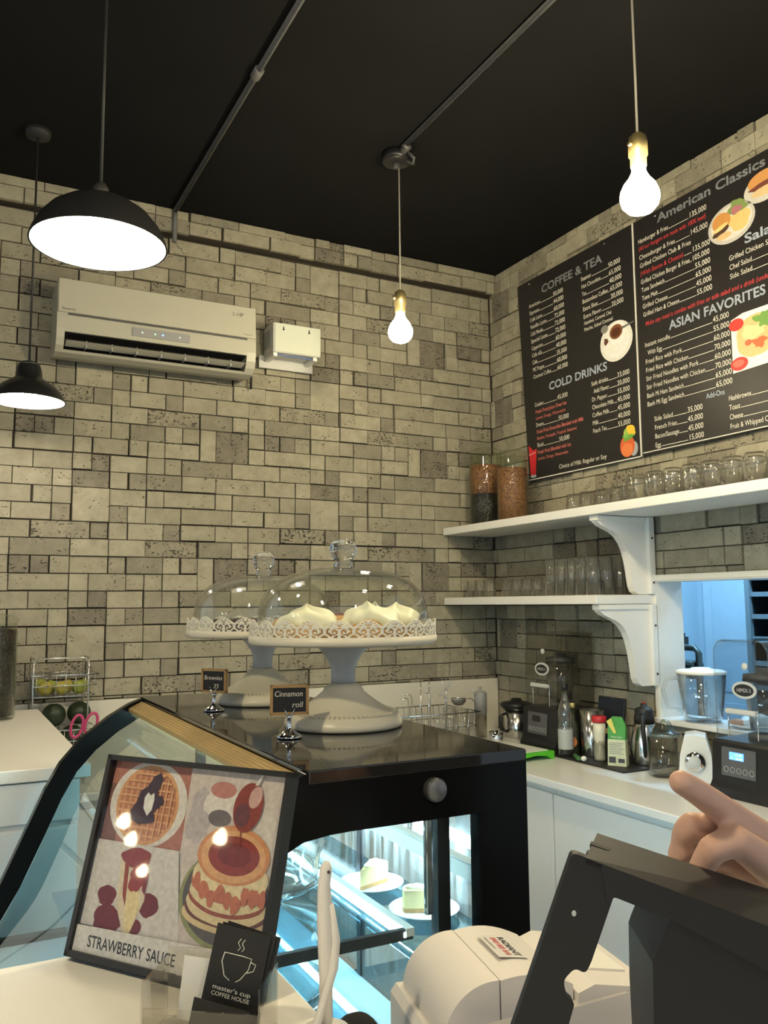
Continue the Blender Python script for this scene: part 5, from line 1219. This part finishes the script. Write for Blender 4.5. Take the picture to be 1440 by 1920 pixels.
for k, (z, a, b, c) in enumerate(((0.070, 0.056, 0.018, (0.64, 0.50, 0.28)), (0.074, 0.054, 0.016, (0.14, 0.05, 0.04)), (0.080, 0.053, 0.020, (0.66, 0.54, 0.32)), (0.088, 0.050, 0.020, (0.30, 0.08, 0.05)), (0.094, 0.050, 0.022, (0.70, 0.58, 0.35)), (0.103, 0.050, 0.022, (0.48, 0.17, 0.09)), (0.108, 0.050, 0.022, (0.72, 0.60, 0.36)))):
    ink([(min(x, 0.2605), zz) for x, zz in ell(0.204, z, a, b, 36, wob=0.012, seed=30+k)], c)
ink(ell(0.204, 0.130, 0.048, 0.030, 40, wob=0.01, seed=40), (0.58, 0.25, 0.11), 'pancake_top')
ink(ell(0.204, 0.129, 0.043, 0.026, 40), (0.66, 0.36, 0.17))
ink(ell(0.205, 0.130, 0.034, 0.020, 36), (0.26, 0.04, 0.03)); ink(ell(0.206, 0.131, 0.022, 0.012, 30), (0.18, 0.025, 0.022))
for k in range(9): ink(ell(0.162+0.011*k, 0.100-0.010*math.sin(PI*k/8)-0.004*(k % 3), 0.005+0.002*(k % 2), 0.009, 12, wob=0.1, seed=50+k), (0.50, 0.16, 0.09))
ink([(x, min(z, 0.215)) for x, z in ell(0.214, 0.181, 0.019, 0.026, 30, rot=-0.15)], (0.24, 0.05, 0.04), 'spoon')
ink(ell(0.222, 0.192, 0.008, 0.012, 20, rot=-0.3), (0.55, 0.34, 0.30)); ink(ell(0.208, 0.172, 0.010, 0.012, 20), (0.14, 0.05, 0.06))
ink([(0.219, 0.204), (0.224, 0.205), (0.229, 0.216), (0.225, 0.2165)], (0.60, 0.57, 0.53))
ink([(0.209, 0.157), (0.2105, 0.157), (0.2115, 0.140), (0.2100, 0.140)], (0.28, 0.06, 0.04))
ink([(0.005, 0.005), (0.261, 0.005), (0.261, 0.0395), (0.005, 0.0335)], (0.64, 0.62, 0.59), 'caption_paper')
lm = MB()
for ch_, x0, w_ in (('STRAWBERRY', 0.027, 0.082), ('SAUCE', 0.114, 0.040)): text_mesh(lm, ch_, LEAN @ Tr(x0, 0.0112-0.00009*(lev[0]+3), 0.0135), 0.0125, w_, shear=-0.08, bold=0.012)
lm.flat([(0.139, 0.0065), (0.158, 0.0068), (0.158, 0.0077), (0.139, 0.0075)], 0.0112-0.00009*(lev[0]+3), LEAN).flat([(0.138, 0.007), (0.143, 0.0095), (0.144, 0.009), (0.139, 0.0065)], 0.0112-0.00009*(lev[0]+4), LEAN)
lm.build('handwriting', m_blackm, post)
MB().flat([(0.005, 0.005), (W-0.005, 0.005), (W-0.005, H-0.005), (0.005, H-0.005)], 0.0028, LEAN).build('glass_sheet', thin_glass('frame_glass', (0.96, 0.96, 0.96), 0.03, refl=1.0), pf)

# card holder and business cards
HX, HY = -2.474, -3.062
ch = thing('card_holder', 'clear acrylic business card holder in front of the photo frame', 'card holder', (HX, HY, 1.1705), -0.62)
def plate3(c, d, nm, mtx=None): MB().box(c, d, mtx).build(nm, m_acryl, ch)
plate3((0, 0, 0.0015), (0.112, 0.060, 0.003), 'base'); plate3((-0.055, 0, 0.03), (0.002, 0.060, 0.056), 'side_wall'); plate3((0.055, 0, 0.03), (0.002, 0.060, 0.056), 'side_wall')
plate3((0, 0.029, 0.035), (0.108, 0.002, 0.064), 'back_wall'); plate3((0, -0.029, 0.019), (0.108, 0.002, 0.033), 'front_wall')
m_card = mat('card_black', (0.016, 0.015, 0.015), 0.5)
def card(dx, dy, tilt, roll, label, k, logo=False, dz=0.004):
    t = thing('business_card', label, 'business card', (HX, HY, 1.1705+dz), -0.62, 'business cards in the holder')
    M_ = Tr(dx, dy, 0) @ Rx(math.radians(tilt)) @ Ry(math.radians(roll))
    MB().box((0, 0, 0.0455+max(0, -dz)/2), (0.054, 0.0008, 0.088-max(0, -dz)*1.0), M_).build('card_stock', k, t)
    if logo:
        lm = MB()
        lm.tube([(-0.014, -0.0006, 0.066), (-0.015, -0.0006, 0.058), (-0.010, -0.0006, 0.046), (-0.004, -0.0006, 0.043)], 0.0005, 5, M_)
        lm.tube([(-0.014, -0.0006, 0.066), (0.004, -0.0006, 0.0665), (0.013, -0.0006, 0.066), (0.012, -0.0006, 0.056), (0.006, -0.0006, 0.046), (0.002, -0.0006, 0.043)], 0.0004, 5, M_)
        lm.tube([(0.013, -0.0006, 0.063), (0.018, -0.0006, 0.062), (0.017, -0.0006, 0.056), (0.011, -0.0006, 0.053)], 0.0004, 5, M_)
        for q in (-0.002, 0.002): lm.tube([(q, -0.0006, 0.070), (q+0.002, -0.0006, 0.073), (q-0.001, -0.0006, 0.077), (q+0.001, -0.0006, 0.081)], 0.0004, 5, M_)
        text_mesh(lm, "master's cup", M_ @ Tr(-0.019, -0.0007, 0.033), 0.0042, 0.038); text_mesh(lm, 'COFFEE HOUSE', M_ @ Tr(-0.019, -0.0007, 0.0275), 0.0038, 0.038)
        lm.build('logo_print', P_['w'], t)
    elif k is m_card:
        lm = MB()
        for q in range(5): lm.flat([(-0.02, 0.052-0.008*q), (0.012-0.004*(q % 2), 0.052-0.008*q), (0.012-0.004*(q % 2), 0.0535-0.008*q), (-0.02, 0.0535-0.008*q)], -0.0006, M_)
        lm.build('address_lines', m_lgrey, t)
card(0.010, 0.006, -6, 11, 'black business card with white cup logo sticking up from the holder', m_card, True, 0.004)
card(0.012, 0.0085, -6, 12.5, 'black business card just behind the front logo card', m_card, False, 0.004)
card(0.014, 0.011, -6, 14, 'black business card behind the other black cards at the right', m_card, False, 0.004)
card(-0.018, 0.021, -2, 6, 'blank white card standing behind the black cards', m_whitep, False, -0.030)
card(-0.002, -0.018, -3, 11, 'black business card with address lines at the front of the holder', m_card, False, -0.052)

# white pen on its stand
pn = thing('desk_pen', 'white desk pen standing upright with its white cord by the counter edge', 'pen', (-2.378, -3.110, 1.1705))
m_pen = mat('pen_white', (0.74, 0.70, 0.64), 0.35, var=0.02)
MB().lathe([(0, 0.001), (0.022, 0.001), (0.022, 0.006), (0.010, 0.012), (0, 0.012)], 24).build('foot', m_pen, pn)
MB().tube([(0, 0, 0.008), (0.0, 0, 0.05), (-0.001, 0, 0.10), (-0.002, 0, 0.135), (0, 0, 0.150), (0.0005, 0, 0.156)], [0.0062, 0.0066, 0.0078, 0.0062, 0.0058, 0.0030], 14).build('barrel', m_pen, pn)
MB().tube([(0.003, -0.004, 0.118), (0.0075, -0.006, 0.085), (0.004, -0.008, 0.062), (-0.006, -0.008, 0.035), (-0.013, -0.008, 0.015), (-0.028, -0.010, 0.006)], [0.003, 0.0042, 0.0045, 0.0040, 0.0042, 0.0038], 10).build('cord', m_pen, pn)
MB().cyl((0, -0.0060, 0.148), 0.0016, 0.002, 8, None, 'y').build('eyelet', m_dark, pn)
bc = thing('pen_cap', 'glossy blue round cap lying at the foot of the desk pen', 'cap', (-2.418, -3.120, 1.1705))
blob('cap_body', mat('blue_plastic', (0.02, 0.03, 0.22), 0.15), bc, (0, 0, 0.008), (0.012, 0.008, 0.0075), 0.04, 2)
fz = thing('foam_microphone', 'rounded black foam head standing behind the receipt printer', 'microphone', (-2.326, -3.068, 1.0755))
MB().lathe([(0, 0.0005), (0.022, 0.0005), (0.022, 0.006), (0.008, 0.01), (0.008, 0.045), (0, 0.045)], 24).build('stand', m_blackm, fz)
blob('foam_head', mat('black_foam', (0.012, 0.012, 0.012), 0.95, bump=0.8, bscale=400), fz, (0, 0, 0.058), (0.026, 0.026, 0.028), 0.01, 2)

# receipt printer
m_prn = mat('printer_ivory', (0.70, 0.66, 0.62), 0.45, var=0.02, bump=0.1, bscale=800)
m_prn2 = mat('printer_dark_base', (0.16, 0.14, 0.13), 0.5)
rp = thing('receipt_printer', 'ivory receipt printer with a dealer sticker on its rounded cover', 'printer', (-2.272, -3.03, 1.0755), math.radians(-12))
# local x = long side to the right, local y = away from the camera
def pr_(poly, y0, y1, m, nm, par=rp): return MB().prism(poly, y1-y0, Tr(0, y0, 0)).build(nm, m, par)
L_ = 0.252
pr_([(0.004, 0.028), (0.004, 0.082), (0.010, 0.090), (0.05, 0.090), (0.05, 0.028)], -0.150, 0.0, m_prn, 'left_housing')
pr_([(0.03, 0.028), (0.03, 0.10), (0.20, 0.118), (L_, 0.100), (L_, 0.028)], -0.150, 0.0, m_prn, 'main_housing')
pr_([(0.0, 0.0), (0.0, 0.027), (L_+0.002, 0.027), (L_+0.002, 0.0)], -0.152, 0.002, m_prn2, 'base')
arc = [(0.016, 0.050)] + [(0.068-0.052*math.cos(a), 0.090+0.050*math.sin(a)) for a in [PI/2*k/26 for k in range(27)]]
pr_(arc + [(0.072, 0.140), (0.072, 0.05)], -0.138, -0.008, m_prn, 'roll_cover')
tp = [(0.0735, 0.05), (0.0735, 0.1395)] + [(0.0735+0.075*t, 0.1395+0.004*math.sin(PI*t)-0.012*t*t) for t in [k/8 for k in range(1, 9)]] + [(0.1485, 0.05)]
cv = pr_(tp, -0.138, -0.008, m_prn, 'top_cover')
pr_([(0.150, 0.05), (0.150, 0.122), (0.168, 0.128), (0.235, 0.117), (0.247, 0.106), (0.247, 0.05)], -0.146, -0.004, m_prn, 'front_cover')
pr_([(0.176, 0.1265), (0.184, 0.1275), (0.222, 0.1215), (0.222, 0.118), (0.18, 0.1235)], -0.110, -0.040, m_cream, 'paper_slot')
MB().cyl((0.060, -0.1405, 0.070), 0.026, 0.006, 28, None, 'y').build('end_boss', m_prn, rp)
STK = Tr(0.104, -0.070, 0.1420) @ Ry(math.radians(7.5)) @ Rz(math.radians(-90)) @ Rx(math.radians(-90))
sk = MB().flat(rrect(-0.030, 0.030, -0.016, 0.016, 0.001), -0.0006, STK).build('sticker', mat('sticker_paper', (0.72, 0.69, 0.66), 0.3), cv)
lm = MB(); text_mesh(lm, 'RADIANT', STK @ Tr(-0.024, -0.0010, 0.004), 0.007, 0.05, bold=0.03); lm.build('sticker_lettering', m_dark, sk)
lm = MB(); text_mesh(lm, '0903 803 810', STK @ Tr(-0.022, -0.0010, -0.005), 0.006, 0.046, bold=0.02); lm.build('sticker_lettering', P_['r'], sk)
lm = MB(); text_mesh(lm, 'www.radiant.vn', STK @ Tr(-0.022, -0.0010, -0.012), 0.0035, 0.03); lm.build('sticker_lettering', m_dark, sk)

# till terminal seen from behind: local axes follow the picture of its tilted back plate
ps = thing('pos_terminal', 'black back plate and stand of the till terminal in the right foreground', 'till', (-2.30, -3.48, 1.0755))
D_ = 0.50
FRM = Matrix.Translation(CAM_P - Vector((-2.30, -3.48, 1.0755))) @ Matrix(CAM_R).to_4x4()
def pp(x, y, d=D_): return ((x-720)*d/1589.13, (960-y)*d/1589.13)
def plate(poly_px, d, th, nm, m, par=ps):
    """flat plate parallel to the terminal's back, th thick away from the viewer"""
    P2 = [pp(x, y) for x, y in poly_px]; n = len(P2)
    vs = [(a, b, -d) for a, b in P2] + [(a, b, -d-th) for a, b in P2]
    fs = [tuple(range(n)), tuple(range(2*n-1, n-1, -1))] + [(i, (i+1) % n, (i+1) % n+n, i+n) for i in range(n)]
    return MB().add(vs, fs, FRM).build(nm, m, par)
def cround(pts, r):
    out = []
    n = len(pts)
    for i in range(n):
        a, b, c = Vector(pts[i-1]), Vector(pts[i]), Vector(pts[(i+1) % n])
        u, v = (a-b), (c-b); k = min(r, u.length*0.45, v.length*0.45)
        p, q = b+u.normalized()*k, b+v.normalized()*k
        for t in (0, 0.25, 0.5, 0.75, 1.0): out.append(tuple((1-t)**2*p + 2*t*(1-t)*b + t*t*q))
    return out
m_pos = mat('pos_black', (0.0095, 0.009, 0.0085), 0.5, var=0.1, bump=0.12, bscale=1500)
arm = cround([(1074, 1598), (1128, 1620), (1154, 1672), (1108, 1806), (1098, 1826), (1078, 1815), (1056, 1838), (1063, 1869), (1078, 1880), (1060, 1945), (1010, 2090), (905, 2090)], 11)
plate(arm, D_, 0.006, 'arm_plate', m_pos)
top_ = cround([(1126, 1619), (1700, 1833), (1700, 1960), (1264, 1726), (1150, 1681), (1138, 1700)], 7)
plate(top_, D_-0.0004, 0.0068, 'top_plate', m_pos)
plate([(1262, 1725), (1700, 1945), (1700, 2120), (1240, 2120), (1230, 1925), (1228, 1812), (1233, 1797)], D_+0.004, 0.05, 'housing', m_pos)
# top flange running back from the plate
def slab(f0, f1, d0, r0, r1, d1, nm, th=0.004):
    vs = []
    for (pf_, pr2) in ((f0, r0), (f1, r1)):
        for p_, d in ((pf_, d0), (pr2, d1)):
            a, b = pp(p_[0], p_[1], d); vs += [(a, b, -d), (a, b-th, -d)]
    fs = [(0, 2, 6, 4), (1, 5, 7, 3), (0, 4, 5, 1), (2, 3, 7, 6), (0, 1, 3, 2), (4, 6, 7, 5)]
    return MB().add(vs, fs, FRM).build(nm, m_pos, ps)
slab((1098, 1608), (1700, 1833), D_, (1120, 1562), (1700, 1752), D_+0.055, 'top_flange')
slab((1099, 1598), (1133, 1611), D_+0.010, (1102, 1593), (1136, 1606), D_+0.015, 'flange_rib', 0.003)
slab((1106, 1582), (1142, 1595), D_+0.026, (1109, 1577), (1145, 1590), D_+0.031, 'flange_rib', 0.003)
a_, b_ = pp(1076, 1712)
MB().lathe([(0, 0), (0.0018, 0), (0.0018, 0.0003), (0, 0.0003)], 12, mtx=FRM @ Tr(a_, b_, -D_+0.0002) @ Matrix.Scale(0.75, 4, Vector((1, 0, 0)))).build('screw_hole', m_lgrey, ps)
MB().box((0.08, 0.06, 0.006), (0.20, 0.16, 0.012), bev=0.004).build('foot', m_pos, ps)
MB().box((0.07, 0.05, 0.09), (0.10, 0.05, 0.17), Rz(-0.48), bev=0.006).build('stem', m_pos, ps)

# ================================================================== PERSON: cashier's pointing hand
m_skin = mat('skin', (0.56, 0.33, 0.24), 0.5, var=0.12, scale=25, bump=0.12, bscale=220)
m_shirt = mat('grey_shirt', (0.10, 0.10, 0.11), 0.85, bump=0.3, bscale=300)
m_hair = mat('black_hair', (0.012, 0.010, 0.009), 0.5)
m_trs = mat('dark_trousers', (0.03, 0.03, 0.04), 0.8)
person = thing('person', 'cashier in a grey shirt pointing with an outstretched index finger beside the till', 'person', (-1.66, -3.36, 0))
PO = Vector((-1.66, -3.36, 0))
def skin_mesh(name, chains, m, parent, vox=0.0035, smooth=6):
    """chains of (point, radius) swept as tapered capsules, fused into one surface"""
    mb = MB()
    for ch_ in chains:
        P = [Vector(p) for p, r in ch_]; R = [r for p, r in ch_]
        pts, rad = [], []
        for i in range(len(P)-1):
            for k in range(5):
                t = k/5; pts.append(P[i].lerp(P[i+1], t)); rad.append(R[i]*(1-t)+R[i+1]*t)
        pts.append(P[-1]); rad.append(R[-1])
        d0 = (pts[0]-pts[1]).normalized(); d1 = (pts[-1]-pts[-2]).normalized()
        for k in (0.5, 0.8, 0.97):
            pts.insert(0, P[0]+d0*R[0]*k); rad.insert(0, R[0]*math.sqrt(1-k*k))
            pts.append(P[-1]+d1*R[-1]*k); rad.append(R[-1]*math.sqrt(1-k*k))
        mb.tube(pts, rad, 16)
    o = mb.build(name, m, parent)
    r = o.modifiers.new('r', 'REMESH'); r.mode = 'VOXEL'; r.voxel_size = vox; r.use_smooth_shade = True
    s = o.modifiers.new('s', 'SMOOTH'); s.iterations = smooth; s.factor = 0.5
    dg = bpy.context.evaluated_depsgraph_get()
    me = bpy.data.meshes.new_from_object(o.evaluated_get(dg), depsgraph=dg)
    o.modifiers.clear(); o.data = me
    for p in me.polygons: p.use_smooth = True
    return o
def q(x, y, z): return Vector((x, y, z)) - PO
CR_, CU_, CB_ = (Vector((CAM_R[0][i], CAM_R[1][i], CAM_R[2][i])) for i in range(3))
def hp(px, py, d):      # joint of the hand read off the photograph at its own distance
    return CAM_P + CR_*((px-720)*d/1589.13) + CU_*((960-py)*d/1589.13) - CB_*d - PO
idx = [(hp(1276, 1466, .560), .0082), (hp(1306, 1484, .568), .0090), (hp(1346, 1512, .580), .0100), (hp(1385, 1540, .592), .0110), (hp(1425, 1572, .605), .0135)]
mid = [(hp(1425, 1600, .612), .0130), (hp(1360, 1560, .600), .0110), (hp(1293, 1548, .590), .0098), (hp(1281, 1575, .600), .0090), (hp(1312, 1600, .612), .0082)]
rng = [(hp(1430, 1635, .620), .0130), (hp(1360, 1605, .610), .0105), (hp(1276, 1592, .598), .0092), (hp(1276, 1622, .610), .0086), (hp(1312, 1640, .62), .008)]
lit = [(hp(1440, 1668, .630), .0120), (hp(1370, 1650, .622), .0095), (hp(1300, 1640, .612), .0082), (hp(1310, 1668, .622), .0075)]
thb = [(hp(1480, 1650, .600), .0145), (hp(1428, 1612, .580), .0125), (hp(1378, 1575, .568), .0105), (hp(1335, 1592, .566), .0094), (hp(1312, 1632, .572), .0082)]
WR = hp(1560, 1690, .66)
palm = [(hp(1425, 1580, .610), .0150), (hp(1490, 1640, .635), .0200), (WR, .0230)]
palm2 = [(hp(1432, 1630, .620), .0150), (hp(1500, 1665, .640), .0200), (WR, .0230)]
palm3 = [(hp(1440, 1660, .628), .0130), (hp(1505, 1680, .640), .0190), (WR, .0230)]
EL = q(-1.86, -3.50, 1.13); SH = q(-1.68, -3.30, 1.31)
arm_ = [(WR, .0235), (WR.lerp(EL, 0.35), .030), (WR.lerp(EL, 0.8), .036), (EL, .038), (EL.lerp(SH, 0.5), .042), (SH, .05)]
head = [(q(-1.68, -3.40, 1.40), .05), (q(-1.685, -3.405, 1.46), .055), (q(-1.70, -3.41, 1.53), .082), (q(-1.695, -3.41, 1.585), .085)]
nose = [(q(-1.785, -3.425, 1.555), .010), (q(-1.800, -3.428, 1.53), .012)]
arm2 = [(q(-1.66, -3.60, 1.30), .05), (q(-1.60, -3.66, 1.06), .04), (q(-1.66, -3.62, 0.84), .026), (q(-1.68, -3.60, 0.74), .03)]
body = skin_mesh('body', [idx, mid, rng, lit, thb, palm, palm2, palm3, arm_, head, nose, arm2, [(SH, .06), (q(-1.66, -3.42, 1.32), .09), (q(-1.66, -3.60, 1.30), .06)]], m_skin, person, 0.0028, 4)
skin_mesh('shirt', [[(q(-1.66, -3.32, 1.33), .062), (q(-1.66, -3.42, 1.345), .085), (q(-1.66, -3.53, 1.33), .065)], [(q(-1.66, -3.36, 1.28), .10), (q(-1.66, -3.38, 1.05), .11), (q(-1.66, -3.38, 0.88), .125)], [(q(-1.66, -3.50, 1.28), .10), (q(-1.66, -3.48, 1.05), .11), (q(-1.66, -3.48, 0.88), .125)],
            [(SH, .064), (SH.lerp(EL, 0.55), .056)], [(q(-1.66, -3.58, 1.30), .064), (q(-1.63, -3.63, 1.16), .055)]], m_shirt, person, 0.009, 4)
skin_mesh('trousers', [[(q(-1.66, -3.36, 0.90), .12), (q(-1.66, -3.35, 0.5), .075), (q(-1.65, -3.34, 0.08), .055)], [(q(-1.66, -3.50, 0.90), .12), (q(-1.66, -3.51, 0.5), .075), (q(-1.65, -3.52, 0.08), .055)]], m_trs, person, 0.012, 4)
for y in (-3.34, -3.52): skin_mesh('shoe', [[(q(-1.63, y, 0.045), .043), (q(-1.74, y, 0.038), .036)]], m_blackm, person, 0.008, 2)
skin_mesh('hair', [[(q(-1.675, -3.41, 1.63), .072), (q(-1.65, -3.41, 1.57), .082), (q(-1.64, -3.41, 1.50), .06)]], m_hair, person, 0.007, 4)
for s in (-1, 1):
    MB().lathe([(0, -0.008), (0.006, -0.006), (0.009, 0), (0.006, 0.006), (0, 0.008)], 12, tuple(q(-1.776, -3.42+0.032*s, 1.565))).build('eye', m_blackm, person)
MB().tube([tuple(q(-1.776, -3.445, 1.497)), tuple(q(-1.783, -3.422, 1.495)), tuple(q(-1.776, -3.40, 1.497))], 0.005, 6).build('mouth', mat('lips', (0.4, 0.15, 0.13), 0.5), person)
